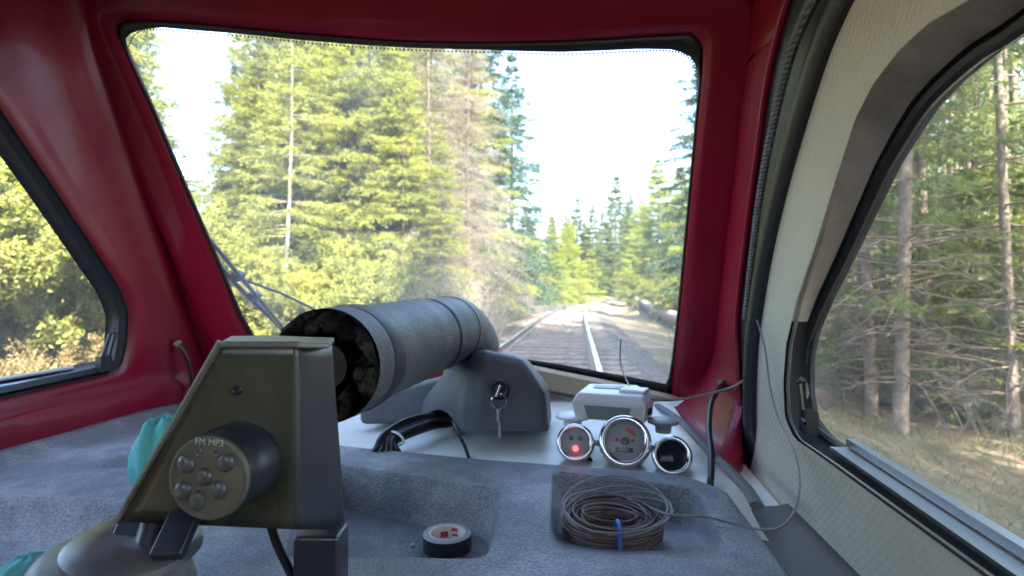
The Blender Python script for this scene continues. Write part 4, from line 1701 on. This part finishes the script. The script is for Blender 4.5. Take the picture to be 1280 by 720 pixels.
for r in range(nrow):
    for c_ in range(nc - 1):
        mbf.f.append((r * nc + c_, (r + 1) * nc + c_, (r + 1) * nc + c_ + 1, r * nc + c_ + 1))
        mbf.m.append(0 if c_ < 11 else 1)  # folded side is the same sheet, darkened to paint in its shade
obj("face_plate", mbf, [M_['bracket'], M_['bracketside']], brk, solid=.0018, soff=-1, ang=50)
mb = MB()
tpl = [B(273, 428, BD - .002), B(372, 428, BD - .002), B(412, 429, BD + .02), B(418, 422, BD + .085), B(330, 419, BD + .085), B(288, 420, BD + .06)]
low = [p + Vector((0, 0, -.0045)) for p in tpl]
n6 = len(tpl)
mb.add(tpl + low, [tuple(range(n6)), tuple(range(n6, 2 * n6))[::-1]] + [(i_, i_ + n6, (i_ + 1) % n6 + n6, (i_ + 1) % n6) for i_ in range(n6)])
obj("top_plate", mb, M_['pedestal'], brk, bevel=.0012)  # paler than the face: skylight on the top put into the colour
# left edge flange
mb = MB()
mb.tube([f0 + cr * -.001, f3 + cr * -.001], .0028, 8)
obj("edge_flange", mb, M_['pedestal'], brk)  # paler than the face: light along the rim put into the colour
# dimple hole: small black ring, its dark inside painted
mb = MB()
c = B(296, 488, BD - .0005)
mb.lathe([(.0001, .0005), (.0020, .0006), (.0026, .0013), (.0036, .0012), (.0042, 0)], 16, Matrix.Translation(c) @ frame(-cfw).to_4x4())
obj("dimple_hole", mb, M_['blackpaint'], brk)
# post
post = MB()
pc = B(402, 668, BD + .050)
PM = Matrix((cr, cfw, Vector((0, 0, 1)))).transposed()
post.box(pc + Vector((0, 0, -.08)), (.040, .034, .17), PM)
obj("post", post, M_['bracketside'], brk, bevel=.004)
# round button pad
pn = (-cfw * .985 - cr * .10 + cu * .03).normalized()
pcn = B(259, 598, BD - .043)
padm = Matrix.Translation(pcn) @ frame(pn, cu).to_4x4()
pad = empty("button_pad", parent=brk)
pad.matrix_basis = WM[brk.name].inverted() @ padm
WM[pad.name] = padm
PR = .0305
mb = MB()
mb.lathe([(.0001, 0), (PR * .90, 0), (PR * .935, .0004), (PR * .985, -.0004), (PR, -.003), (PR, -.006)], 56)
obj("pad_face", mb, M_['pad'], pad, world=False, ang=50)
mb = MB()
bodyv = []
mb.lathe([(PR * 1.0, -.004), (PR * 1.03, -.010), (PR * 1.03, -.020), (PR * 1.06, -.022), (PR * 1.06, -.046)], 48)
obj("pad_housing", mb, M_['blackpaint'], pad, world=False, ang=50)


def px2pad(px, py):
    r = padm.inverted() @ Vector((0, 0, 0))
    d = padm.inverted().to_3x3() @ ray(px, py)
    t = -r.z / d.z
    return r + d * t


for (px, py, s, sq) in ((232, 580, 1.0, 1.0), (283, 578, 1.0, .95), (256, 596, .95, 1.0), (228, 614, 1.0, 1.0), (274, 613, .95, 1.05), (247, 627, .95, 1.05)):
    c = px2pad(px, py)
    mb = MB()
    rr = .0066 * s
    mb.lathe([(.0001, .0036), (rr * .35, .0035), (rr * .68, .0028), (rr * .9, .0015), (rr, 0), (rr * 1.02, -.0006), (rr * 1.12, -.0006)], 22, Matrix.Translation(c) @ Matrix.Diagonal((.93, 1.06 * sq, 1, 1)))
    # point the buttons on the rim outward (teardrop)
    if (px, py) != (256, 596):
        dirv = Vector((c.x, c.y, 0)).normalized()
        for q in range(len(mb.v)):
            v_ = Vector(mb.v[q])
            r_ = v_ - c
            k_ = max(0, r_.normalized().dot(-dirv)) if r_.length > 1e-6 else 0
            mb.v[q] = tuple(v_ - dirv * (.0016 * k_ * k_))
    obj("button", mb, M_['button'], pad, world=False)
for (px, py) in ((249, 566), (271, 566)):
    c = px2pad(px, py)
    mb = MB()
    mb.lathe([(.0001, -.0002), (.0016, -.0001), (.0026, .0005), (.0033, .0001)], 16, Matrix.Translation(c + Vector((0, 0, .0003))))
    obj("button", mb, M_['button'], pad, world=False)


def text(name, s, size, M, m, parent, ext=.0002):
    cu_ = bpy.data.curves.new(name, 'FONT')
    cu_.body = s
    cu_.size = size
    cu_.align_x = 'CENTER'
    cu_.align_y = 'CENTER'
    cu_.extrude = ext
    cu_.materials.append(m)
    tmp = bpy.data.objects.new(name, cu_)
    me = bpy.data.meshes.new_from_object(tmp)
    bpy.data.objects.remove(tmp)
    to = bpy.data.objects.new(name, me)
    COL.objects.link(to)
    to.parent = parent
    to.matrix_basis = M
    return to


c = px2pad(262, 553)
text("lettering", "FM MP3", .0068, Matrix.Translation(c + Vector((0, 0, .0004))) @ Matrix.Rotation(R_(-3), 4, 'Z'), M_['print'], pad)

# pedestal below the bracket with its two struts
ped = empty("swivel_pedestal", atC(150, 760, .43))
tag(ped, "turned grey pedestal with a dark disc under the bracket, lower left corner", "pedestal")
pax = (Vector((0, 0, 1)) + cr * .10 - cfw * .10).normalized()
pm = Matrix.Translation(atC(168, 680, .45)) @ frame(pax, cfw).to_4x4()
mb = MB()
mb.lathe([(.0001, .006), (.020, .005), (.043, .004), (.048, .001), (.049, -.004), (.045, -.007)], 48, pm @ Matrix.Translation((0.0, 0.0, 0.0)))
obj("disc", mb, M_['disc'], ped)
mb = MB()
mb.lathe([(.0001, -.003), (.043, -.003), (.051, -.008), (.058, -.020), (.063, -.036), (.066, -.09), (.068, -.12)], 48, pm @ Matrix.Translation((-.020, 0, -.006)))
obj("body", mb, M_['pedestal'], ped)
for (x0, y0, x1, y1, w, d0, d1) in ((168, 672, 182, 640, .034, .455, .470), (212, 688, 230, 648, .024, .424, .444)):
    mb = MB()
    a, b = atC(x0, y0, d0), atC(x1, y1, d1)
    zax = (b - a).normalized()
    M3 = frame(zax, cfw)
    mb.box((a + b) / 2, (w, .010, (b - a).length + .012), M3)
    obj("strut", mb, M_['blackpaint'], ped, bevel=.002)
mb = MB()
mb.tube([atC(186, 694, .448), atC(200, 645, .466)], .013, 16)
obj("shaft", mb, M_['blackpaint'], ped)
# thin cable under the bracket
mb = MB()
mb.tube(spline([atC(338, 655, .50), atC(346, 680, .50), atC(358, 705, .50), atC(372, 735, .50)], 5), .0038, 8)
tag(obj("cable", mb, M_['cable']), "thin black cable dropping from under the olive bracket beside its post", "cable")


# teal cloths
def cloth(name, c, sx, sy, sz, seed, lab):
    rg_ = np.random.default_rng(seed)
    mb = MB()
    nu, nv = 36, 22
    for j in range(nv + 1):
        th = math.pi * j / nv
        for k in range(nu):
            a_ = 2 * math.pi * k / nu
            d = Vector((math.sin(th) * math.cos(a_), math.sin(th) * math.sin(a_), math.cos(th)))
            w = 1 + .05 * math.sin(5 * a_ + 3 * d.z + seed) + .04 * math.sin(9 * d.x + 5 * d.y + seed * 2) + .02 * math.sin(13 * d.z - 7 * a_)
            p = Vector((d.x * sx * w, d.y * sy * w, max(d.z, -.97) * sz * w))
            mb.v.append(tuple(c + p))
    for j in range(nv):
        for k in range(nu):
            k2 = (k + 1) % nu
            mb.f.append((j * nu + k, (j + 1) * nu + k, (j + 1) * nu + k2, j * nu + k2))
            mb.m.append(0)
    return tag(obj(name, mb, M_['teal'], ang=180), lab, "cloth")


cloth("cloth", atC(202, 575, .71), .034, .034, .054, 3, "bunched teal cloth on the dashboard behind the olive bracket")
cloth("cloth", atC(34, 722, .50), .022, .026, .020, 6, "pale teal cloth corner beside the pedestal, bottom left corner")

# ---- foam-wrapped pipe
pipe = empty("foam_pipe", atC(420, 520, .75))
tag(pipe, "thick black foam-wrapped pipe with ragged cut end lying over the dash", "pipe")
A0, A1 = atC(408, 457, .62), atC(566, 411, 1.10)
ax = (A1 - A0).normalized()
PRAD = .0635
mb = MB()
n_ = 26
pts = [A0.lerp(A1, t) for t in np.linspace(0, 1, n_)]
mb.tube(pts, [PRAD * (1 + .012 * math.sin(t * 17) + .008 * math.sin(t * 41)) for t in np.linspace(0, 1, n_)], 48, cap=False)
obj("jacket", mb, M_['foam'], pipe, ang=180)
mb = MB()
Mx = Matrix.Translation(A0) @ frame(-ax).to_4x4()
random.seed(4)
nr, nk = 9, 56
for j in range(nr):
    r_ = PRAD * (1.0 - .62 * j / (nr - 1))
    for k in range(nk):
        a_ = 2 * math.pi * k / nk
        h = .012 * math.sin(3 * a_ + j * .7) + .010 * math.sin(7 * a_ - j) + random.uniform(-.006, .006)
        h = h * (0.25 if j == 0 else 1) + (.004 if j < 6 else -.02 * (j - 5))
        rr = r_ * (1 + (0 if j == 0 else random.uniform(-.03, .03)))
        mb.v.append(tuple(Mx @ Vector((rr * math.cos(a_), rr * math.sin(a_), h))))
for j in range(nr - 1):
    for k in range(nk):
        k2 = (k + 1) % nk
        mb.f.append((j * nk + k, j * nk + k2, (j + 1) * nk + k2, (j + 1) * nk + k))
        mb.m.append(0)
obj("cut_end", mb, M_['foamcut'], pipe, ang=30)
mb = MB()
mb.tube([A0 + ax * -.002, A0 + ax * .30], PRAD * .40, 24)
obj("inner_pipe", mb, M_['blackpaint'], pipe)
for (t0, t1, s_) in ((.085, .155, 1.035), (.66, .685, 1.03)):
    mb = MB()
    mb.tube([A0.lerp(A1, t) for t in np.linspace(t0, t1, 5)], [PRAD * s_ * .985] + [PRAD * s_] * 3 + [PRAD * s_ * .985], 48, cap=False)
    obj("band", mb, M_['band'], pipe)
# elbow: bends down and away at the far end
el = MB()
e0 = A1
side = (cr * .35 - Vector((0, 0, 1)) * .9 + ax * .25).normalized()
arc = []
for t in np.linspace(0, 1, 12):
    d_ = (ax * (1 - t) + side * t)
    arc.append(d_.normalized())
p = A0.lerp(A1, .93)
epts = [p.copy()]
for d_ in arc:
    p = p + d_ * .0125
    epts.append(p.copy())
el.tube(epts, [PRAD * 1.02] * 9 + [PRAD * 1.0, PRAD * .97, PRAD * .9, PRAD * .78], 40)
obj("elbow", el, M_['abs'], pipe, ang=60)

# ---- grey moulded cover with ignition switch
cov = empty("console_cover", atC(620, 545, 1.05))
tag(cov, "grey moulded plastic cover with ignition switch, standing on the white shelf", "cover")
def shz(p):
    return p


bot = [(511, 527, 1.16), (576, 545, 1.00), (600, 541, .99), (686, 541, .985), (690, 520, 1.16), (560, 505, 1.26)]
topp = [(566, 452, 1.14), (588, 442, 1.04), (606, 440, 1.02), (654, 450, 1.02), (660, 448, 1.14), (590, 440, 1.22)]
mid = [(523, 507, 1.155), (575, 500, 1.005), (604, 492, .995), (682, 492, .99), (686, 480, 1.155), (570, 475, 1.25)]
mb = MB()
lv = []
for L0 in (bot, mid, topp):
    lv.append([atC(*q) for q in L0])
# arch for the cables in the lower left edge: extra columns
def colm(i_, t):
    a_ = lv[0][i_] * (1 - t) + lv[0][(i_ + 1) % 6] * t
    b_ = lv[1][i_] * (1 - t) + lv[1][(i_ + 1) % 6] * t
    c2_ = lv[2][i_] * (1 - t) + lv[2][(i_ + 1) % 6] * t
    return a_, b_, c2_


cols_ = []
for i_ in range(6):
    for t in np.linspace(0, 1, 8, endpoint=False):
        a_, b_, c2_ = colm(i_, t)
        if i_ == 0 and .15 < t < .95:
            a_ = a_.lerp(b_, .75 * math.sin(math.pi * (t - .12) / .86) ** .6)
        if i_ == 2:
            a_ = a_
        cols_.append((a_, b_, c2_))
m_ = len(cols_)
lev = [0, .25, .5, .75, 1.0]
rowsN = []
for t in np.linspace(0, 1, 9):
    rr = []
    for (a_, b_, c2_) in cols_:
        if t <= .5:
            rr.append(a_.lerp(b_, t * 2))
        else:
            rr.append(b_.lerp(c2_, (t - .5) * 2))
    rowsN.append(rr)
tc_ = sum((c2_ for _, _, c2_ in cols_), Vector()) / m_
rowsN.append([tc_.lerp(c2_, .80) + Vector((0, 0, .007)) for _, _, c2_ in cols_])
rowsN.append([tc_.lerp(c2_, .4) + Vector((0, 0, .009)) for _, _, c2_ in cols_])
for rr in rowsN:
    mb.v.extend([tuple(p) for p in rr])
for r in range(len(rowsN) - 1):
    for k in range(m_):
        k2 = (k + 1) % m_
        mb.f.append((r * m_ + k, r * m_ + k2, (r + 1) * m_ + k2, (r + 1) * m_ + k))
        mb.m.append(0)
mb.f.append(tuple((len(rowsN) - 1) * m_ + k for k in range(m_)))
mb.m.append(0)
o = obj("hood", mb, M_['abs'], cov, ang=180)
md = o.modifiers.new("smooth", 'SMOOTH')
md.factor = .5
md.iterations = 2
mb = MB()
wp_ = [(448, 522, 1.10), (448, 498, 1.12), (560, 470, 1.20), (575, 520, 1.12)]
wf = [atC(*q) for q in wp_]
wf[0].z = wf[3].z = -.262
wb = [p + Vector((.02, .10, 0)) for p in wf]
mb.add(wf + wb, [(0, 3, 2, 1), (4, 5, 6, 7), (0, 1, 5, 4), (1, 2, 6, 5), (2, 3, 7, 6), (3, 0, 4, 7)])
obj("skirt", mb, M_['abs'], cov, bevel=.01, bseg=3)
# ignition barrel
ic = atC(624, 486, .992)
im = Matrix.Translation(ic) @ frame(-cfw + Vector((0, 0, .15))).to_4x4()
mb = MB()
mb.lathe([(.0001, .004), (.009, .004), (.010, .009), (.013, .0105), (.0165, .010), (.0185, .006), (.019, -.012)], 32, im)
obj("switch_ring", mb, M_['blackpaint'], cov)
key = empty("key", ic)
tag(key, "small metal key on a split ring hanging in the ignition switch", "key")
mb = MB()
mb.box(ic - cfw * .016, (.004, .016, .022), Matrix.Rotation(R_(20), 3, 'Y'))
obj("bow", mb, M_['key'], key, bevel=.001)
mb = MB()
rc = ic - cfw * .020 + Vector((.0, 0, -.018))
mb.tube([rc + cr * (.0125 * math.cos(a_)) + Vector((0, 0, 1)) * (.0125 * math.sin(a_)) for a_ in np.linspace(0, 2 * math.pi, 28, endpoint=False)], .0016, 6, closed=True)
obj("split_ring", mb, M_['chrome'], key)
mb = MB()
kb = ic - cfw * .021 + Vector((0, 0, -.030))
mb.tube([kb, kb + Vector((0, 0, -.022))], .0048, 8)
mb.tube([kb + Vector((0, 0, -.020)), kb + Vector((.001, 0, -.05))], .0022, 6)
obj("blade", mb, M_['key'], key)

# cable bundle under the cover
bun = empty("cable_bundle", atC(520, 545, 1.05))
tag(bun, "bundle of black cables with a white tie, coming out from under the grey cover", "cables")
random.seed(9)
for q in range(5):
    ox, oy = (q - 2) * 4.5 + random.uniform(-1, 1), (q - 2) * 2.6 + random.uniform(-2, 2)
    mb = MB()
    mb.tube(spline([atC(455 + q * 7, 576 + q * 2.0, .965), atC(470 + q * 7, 561 + q * 2.0, .955), atC(486 + ox * .8, 549 + oy * .8, .975), atC(510 + ox, 535 + oy, 1.01), atC(536 + ox, 527 + oy, 1.05), atC(562, 525 + oy, 1.12)], 5), .0058, 8)
    obj("cable", mb, M_['cable'], bun)
mb = MB()
tcn_ = atC(494, 548, .985)
tdir = (atC(515, 532, 1.02) - atC(474, 562, .955)).normalized()
fm = Matrix.Translation(tcn_) @ frame(tdir).to_4x4()
mb.tube([fm @ Vector((.020 * math.cos(a_), .013 * math.sin(a_), 0)) for a_ in np.linspace(0, 2 * math.pi, 24, endpoint=False)], .0022, 6, closed=True)
obj("tie", mb, M_['device'], bun)
mb = MB()
mb.tube(spline([atC(566, 527, 1.03), atC(572, 540, .99), atC(580, 556, .965), atC(586, 572, .945)], 5), .0028, 7)
tag(obj("cable", mb, M_['cable']), "single thin black cable crossing the white shelf below the grey cover", "cable")

# ---- gauges
gc = empty("gauge_cluster", atC(781, 592, .90))
tag(gc, "cluster of three round chrome-rimmed gauges standing on the dash edge", "gauges")


def gauge(px, py, rpx, d, dial, tilt=(0, .12), depth=.03):
    c = atC(px, py, d)
    n = (-c).normalized() + cr * tilt[0] + Vector((0, 0, 1)) * tilt[1]
    M = Matrix.Translation(c) @ frame(n).to_4x4()
    e = empty("gauge", parent=gc)
    e.matrix_basis = WM[gc.name].inverted() @ M
    WM[e.name] = M
    r = rpx / F * d
    mb = MB()
    mb.lathe([(r * .70, -.0045), (r * .71, -.001), (r * .76, .0016), (r * .84, .0030), (r * .92, .0020), (r * .98, -.002), (r, -.008), (r * .99, -.014)], 56)
    obj("bezel", mb, M_['chrome'], e, world=False, ang=180)
    mb = MB()
    mb.lathe([(r * .985, -.012), (r * .97, -.02), (r * .95, -depth), (r * .7, -depth - .01), (.001, -depth - .012)], 40)
    obj("cup", mb, M_['chrome'], e, world=False, ang=50)
    mb = MB()
    mb.lathe([(.0001, -.0040), (r * .75, -.0040)], 40)
    obj("dial_face", mb, dial, e, world=False)
    mb = MB()
    mb.lathe([(.0001, .0014), (r * .4, .0010), (r * .76, -.0010)], 40)
    obj("lens", mb, M_['lens'], e, world=False)
    return e, r


eb_, rb = gauge(781, 551, 33, .90, M_['dial'])
mb = MB()
for q in range(25):
    a_ = R_(222 - q * 264 / 24)
    l_ = .10 if q % 3 == 0 else .055
    mb.box((math.cos(a_) * rb * .655, math.sin(a_) * rb * .655, -.0036), (rb * l_, .0006, .0004), Matrix.Rotation(a_, 3, 'Z'))
obj("tick_marks", mb, M_['blackpaint'], eb_, world=False, smooth=False)
mb = MB()
na = 12
for q in range(na):
    a_, a2 = R_(85 - q * 55 / na), R_(85 - (q + 1) * 55 / na)
    o_ = len(mb.v)
    mb.v += [(math.cos(a_) * rb * .38, math.sin(a_) * rb * .38, -.0035), (math.cos(a_) * rb * .50, math.sin(a_) * rb * .50, -.0035), (math.cos(a2) * rb * .50, math.sin(a2) * rb * .50, -.0035), (math.cos(a2) * rb * .38, math.sin(a2) * rb * .38, -.0035)]
    mb.f.append((o_, o_ + 3, o_ + 2, o_ + 1))
    mb.m.append(0)
obj("red_zone", mb, M_['redneedle'], eb_, world=False, smooth=False)
mb = MB()
mb.box((-rb * .12, 0, -.0022), (rb * .72, rb * .045, .0007))
mb.lathe([(.0001, -.0015), (rb * .13, -.0015), (rb * .15, -.0038)], 20, mi=1)
obj("needle", mb, [M_['redneedle'], M_['blackpaint']], eb_, world=False, smooth=False)
mb = MB()
for sgn in (-1, 1):
    mb.lathe([(.0001, -.0030), (rb * .05, -.0030), (rb * .055, -.0038)], 14, Matrix.Translation((sgn * rb * .30, rb * .03, 0)))
obj("dial_stud", mb, M_['blackpaint'], eb_, world=False)
mb = MB()
mb.box((rb * -.02, -rb * .33, -.0034), (rb * .66, rb * .17, .0006))
od = obj("odometer", mb, M_['blackpaint'], eb_, world=False, smooth=False)
text("digits", "00001", rb * .17, Matrix.Translation((-rb * .02, -rb * .33, -.0029)), M_['print'], od)
el_, rl = gauge(719, 553, 24, .915, M_['dial'], tilt=(-.06, .12))
mb = MB()
mb.lathe([(.0001, -.0022), (rl * .11, -.0024), (rl * .14, -.0038)], 18, Matrix.Translation((rl * .02, -rl * .30, 0)))
obj("warning_lamp", mb, M_['led'], el_, world=False)
for sx in (-.22, .24):
    mb = MB()
    mb.lathe([(.0001, -.0030), (rl * .10, -.0030), (rl * .12, -.0038)], 18, Matrix.Translation((rl * sx, rl * .22, 0)))
    obj("warning_lamp", mb, M_['button'], el_, world=False)
er_, rr_ = gauge(840, 569, 25, .865, M_['darkdial'], tilt=(.02, .12))
mb = MB()
for (xa, ya, xb, yb, dd_) in ((742, 553, 752, 553, .93), (812, 560, 818, 563, .90)):
    mb.tube([atC(xa, ya, dd_), atC(xb, yb, dd_)], .006, 10)
obj("link", mb, M_['chrome'], gc)
mb = MB()
for (xa, ya, xb, yb) in ((733, 572, 741, 586), (765, 576, 757, 590)):
    a, b = atC(xa, ya, .935), atC(xb, yb, .92)
    mb.box((a + b) / 2, (.014, .004, (b - a).length + .012), frame((b - a), cfw))
obj("foot", mb, M_['blackpaint'], gc)

# ---- white box on two round feet
dv = empty("radio_box", atC(768, 528, 1.0))
tag(dv, "white plastic electronic box with grey front, behind the big gauge", "device")
DVp = [(716, 500, .985), (728, 488, 1.06), (812, 494, 1.03), (818, 506, .945), (812, 513, .94), (770, 505, .955)]
top_ = [atC(x, y, d) for x, y, d in DVp]
# upright box, plan from the outline, slanted front
dz_ = .045
mb = MB()
tz = sum(p.z for p in top_) / 6
plan = [atC(714, 503, .98), atC(731, 486.5, 1.09), atC(800, 491, 1.07), atC(818, 498, .99), atC(808, 512, .935)]
plan = [Vector((p.x, p.y, 0)) for p in plan]
zt_, zm_, zb_ = -.176, -.192, -.222
cen = sum(plan, Vector()) / len(plan)
rows_ = [[cen.lerp(p, .86) for p in plan], [p.copy() for p in plan], [cen.lerp(p, .93) for p in plan]]
for rw, z_ in zip(rows_, (zt_, zm_, zb_)):
    for p in rw:
        mb.v.append((p.x, p.y, z_))
k_ = len(plan)
for r in range(2):
    for j in range(k_):
        j2 = (j + 1) % k_
        mb.f.append((r * k_ + j, r * k_ + j2, (r + 1) * k_ + j2, (r + 1) * k_ + j))
        mb.m.append(0)
mb.f += [tuple(range(k_))[::-1], tuple(range(2 * k_, 3 * k_))]
mb.m += [0, 0]
import bmesh as _bmesh
o = obj("case", mb, M_['device'], dv, bevel=.004, bseg=3)
bmx = _bmesh.new()
bmx.from_mesh(o.data)
_bmesh.ops.recalc_face_normals(bmx, faces=bmx.faces)
bmx.to_mesh(o.data)
bmx.free()
# grey front insert, just proud of the slanted front
pa, pb = plan[0], plan[4]
fa = [pa.lerp(pb, .20), pa.lerp(pb, .78)]
fn_ = Vector((pb.y - pa.y, -(pb.x - pa.x), 0)).normalized()
if fn_.y > 0:
    fn_ = -fn_
mb = MB()
ins = []
for (t, z_, k2) in ((.17, -.196, .985), (.80, -.196, .985), (.78, -.219, .935), (.20, -.219, .935)):
    p = cen.lerp(pa.lerp(pb, t), k2) + fn_ * .002
    ins.append(Vector((p.x, p.y, z_)))
insb = [p - fn_ * .004 for p in ins]
mb.add(ins + insb, [(0, 1, 2, 3), (4, 7, 6, 5), (0, 4, 5, 1), (1, 5, 6, 2), (2, 6, 7, 3), (3, 7, 4, 0)])
obj("front_insert", mb, M_['devgrey'], dv, smooth=False)
mb = MB()
c = cen.lerp(plan[2], .25)
mb.box((c.x - .02, c.y, zt_ + .0008), (.07, .03, .0016), Matrix.Rotation(R_(-8), 3, 'Z'))
obj("screen", mb, M_['devgrey'], dv, smooth=False)
mb = MB()
c = cen.lerp(plan[3].lerp(plan[4], .5), .5)
mb.box((c.x, c.y, zt_ + .003), (.045, .04, .006), Matrix.Rotation(R_(-20), 3, 'Z'))
obj("cover_plate", mb, M_['device'], dv, bevel=.002)
mb = MB()
c = plan[3].lerp(plan[4], .55)
mb.box((c.x, c.y, -.204), (.004, .016, .011), Matrix.Rotation(R_(-22), 3, 'Z'))
obj("socket", mb, M_['blackpaint'], dv, smooth=False)
for (px, py, d, r) in ((716, 518, 1.0, .030), (829, 524, .955, .026)):
    mb = MB()
    c = atC(px, py, d)
    mb.lathe([(.0001, .0), (r * .9, 0), (r, -.002), (r, -.006), (r * .55, -.010), (r * .5, -.022)], 32, Matrix.Translation(c))
    obj("foot", mb, M_['device'] if px < 800 else M_['devgrey'], dv)

# ---- coil of wire
cc = atC(764, 652, .668)
czb = DZ - .0405
co = empty("wire_coil", (cc.x, cc.y, czb))
tag(co, "thick coil of thin brown wire tied with blue, lying in the dash pocket", "wire coil")
random.seed(12)
mb = MB()
RO, Hc = .0575, .040
turns, seg = 46, 40
pts = []
for t in range(turns):
    rr0 = random.uniform(RO * .72, RO)
    if t < 34:
        z0 = czb + .003 + (Hc - .004) * ((t * 7) % 34) / 34
        rr0 = RO * random.uniform(.93, 1.0)
    else:
        z0 = czb + Hc + random.uniform(-.006, .010)
        rr0 = RO * random.uniform(.55, 1.03)
    tx, ty = random.uniform(-.06, .06), random.uniform(-.06, .06)
    ox, oy = random.uniform(-.003, .003), random.uniform(-.003, .003)
    for s_ in range(seg):
        a_ = 2 * math.pi * s_ / seg
        x_, y_ = math.cos(a_) * rr0 + ox, math.sin(a_) * rr0 * .98 + oy
        pts.append(Vector((cc.x + x_, cc.y + y_, z0 + x_ * tx + y_ * ty)))
mb.tube(pts, .0014, 5)
# packed body of turns behind the outer strands
for t in range(16):
    z0 = czb + .002 + Hc * t / 16
    for q in (0.86, .72, .60):
        mb.tube([Vector((cc.x + math.cos(a_) * RO * q * (1 + .02 * math.sin(t * 3 + q * 9)), cc.y + math.sin(a_) * RO * q, z0 + .002 * math.sin(a_ * 2 + t))) for a_ in np.linspace(0, 2 * math.pi, 36, endpoint=False)], .0032, 5, closed=True)
    mb.tube([Vector((cc.x + math.cos(a_) * RO * .955, cc.y + math.sin(a_) * RO * .955, z0 + .001 * math.sin(a_ * 3 + t * 2))) for a_ in np.linspace(0, 2 * math.pi, 44, endpoint=False)], .0024, 6, closed=True)
obj("strands", mb, M_['brownwire'], co, ang=180)
# loose upper loops
mb = MB()
for (rx, dx, dy, dz, tx, ty) in ((.060, .006, .006, .010, .12, .10), (.058, .012, .004, .006, .20, .06), (.062, .004, .010, .014, .05, .22), (.050, -.006, .0, .008, -.1, .12), (.056, .014, -.004, .008, .16, -.04)):
    mb.tube([Vector((cc.x + dx + math.cos(a_) * rx, cc.y + dy + math.sin(a_) * rx, czb + Hc + dz + math.cos(a_) * rx * tx + math.sin(a_) * rx * ty)) for a_ in np.linspace(0, 2 * math.pi, 56, endpoint=False)], .0012, 6, closed=True)
obj("loose_loop", mb, M_['greywire'], co, ang=180)
# blue tie round one side
mb = MB()
ta = math.atan2(-cc.y, -cc.x) + .16
dr_ = Vector((math.cos(ta), math.sin(ta), 0))
tp_ = []
for (r_, z_) in ((RO * 1.035, .002), (RO * 1.045, .02), (RO * 1.035, Hc + .002), (RO * .95, Hc + .014), (RO * .7, Hc + .014), (RO * .5, Hc), (RO * .48, .01), (RO * .55, .002)):
    tp_.append(Vector((cc.x, cc.y, czb)) + dr_ * r_ + Vector((0, 0, z_)))
mb.tube(spline(tp_, 5, closed=True), .0022, 7, closed=True)
kn = Vector((cc.x, cc.y, czb)) + dr_ * (RO * 1.07) + Vector((0, 0, .016))
td_ = Vector((-dr_.y, dr_.x, 0))
mb.tube(spline([kn - td_ * .003, kn + td_ * .004 + Vector((0, 0, .004)), kn + td_ * .010 + Vector((0, 0, .001)), kn + td_ * .012 + Vector((0, 0, -.004)), kn + td_ * .004 + Vector((0, 0, -.003))], 5), .002, 6)
mb.tube([kn, kn + td_ * .009 + Vector((0, 0, .006))], .0022, 6)
obj("tie", mb, M_['blue'], co)
# lead running from the coil to the right wall and up behind the seal
ld = [Vector((cc.x + RO * .8, cc.y + .03, czb + Hc + .006)), atZ(835, 643, DZ + .020), atZ(880, 646, DZ + .008), atZ(915, 654, DZ + .005), atZ(945, 661, DZ + .006), atC(970, 661, .60), atC(988, 648, .605), atC(998, 622, .625), atC(999, 590, .655), atC(990, 556, .70), atC(972, 520, .76), atC(962, 480, .79), atC(957, 440, .81), atC(950, 412, .83), atC(946, 400, .84)]
mb = MB()
mb.tube(spline(ld, 6), .0014, 6)
obj("lead", mb, M_['greywire'], co)

# ---- roll of tape and a crumb
tpz = DZ - .062
tcx = atZ(559, 685, tpz)
tr2 = empty("tape_roll", (tcx.x, tcx.y, tpz))
tag(tr2, "roll of grey tape with pale cardboard core in the middle dash pocket", "tape")
mb = MB()
ro_, ri_, th = .0315, .0225, .019
mb.lathe([(ro_, 0), (ro_, th - .001), (ro_ - .001, th), (ri_ + .0012, th)], 56, Matrix.Translation((tcx.x, tcx.y, tpz + .001)))
mb.m = [1 if q < 56 else 0 for q in range(len(mb.f))]
obj("tape", mb, [M_['tape'], M_['tapeblack']], tr2, ang=35)
mb = MB()
mb.lathe([(ri_ + .0014, th + .0006), (ri_ - .0012, th + .0006), (ri_ - .0012, .0)], 56, Matrix.Translation((tcx.x, tcx.y, tpz + .001)))
core = obj("core", mb, M_['card'], tr2, ang=35)
mb = MB()
for (a0, a1, z0, z1) in ((100, 128, .004, .012), (62, 88, .012, .0165), (60, 84, .006, .009)):
    n8 = 10
    o_ = len(mb.v)
    for q in range(n8 + 1):
        a_ = R_(a0 + (a1 - a0) * q / n8)
        for z_ in (z0, z1):
            mb.v.append((tcx.x + math.cos(a_) * (ri_ - .0016), tcx.y + math.sin(a_) * (ri_ - .0016), tpz + .001 + z_))
    for q in range(n8):
        mb.f.append((o_ + q * 2, o_ + q * 2 + 1, o_ + q * 2 + 3, o_ + q * 2 + 2))
        mb.m.append(0)
obj("print", mb, M_['redprint'], core)
c = atZ(516, 683, DZ - .062)
mb = MB()
mb.lathe([(.0001, .003), (.002, .0026), (.003, .001), (.0026, -.001)], 7, Matrix.Translation(c + Vector((0, 0, .001))))
tag(obj("crumb", mb, M_['card'], ang=20), "tiny pale crumb on the dashboard left of the tape roll", "crumb")
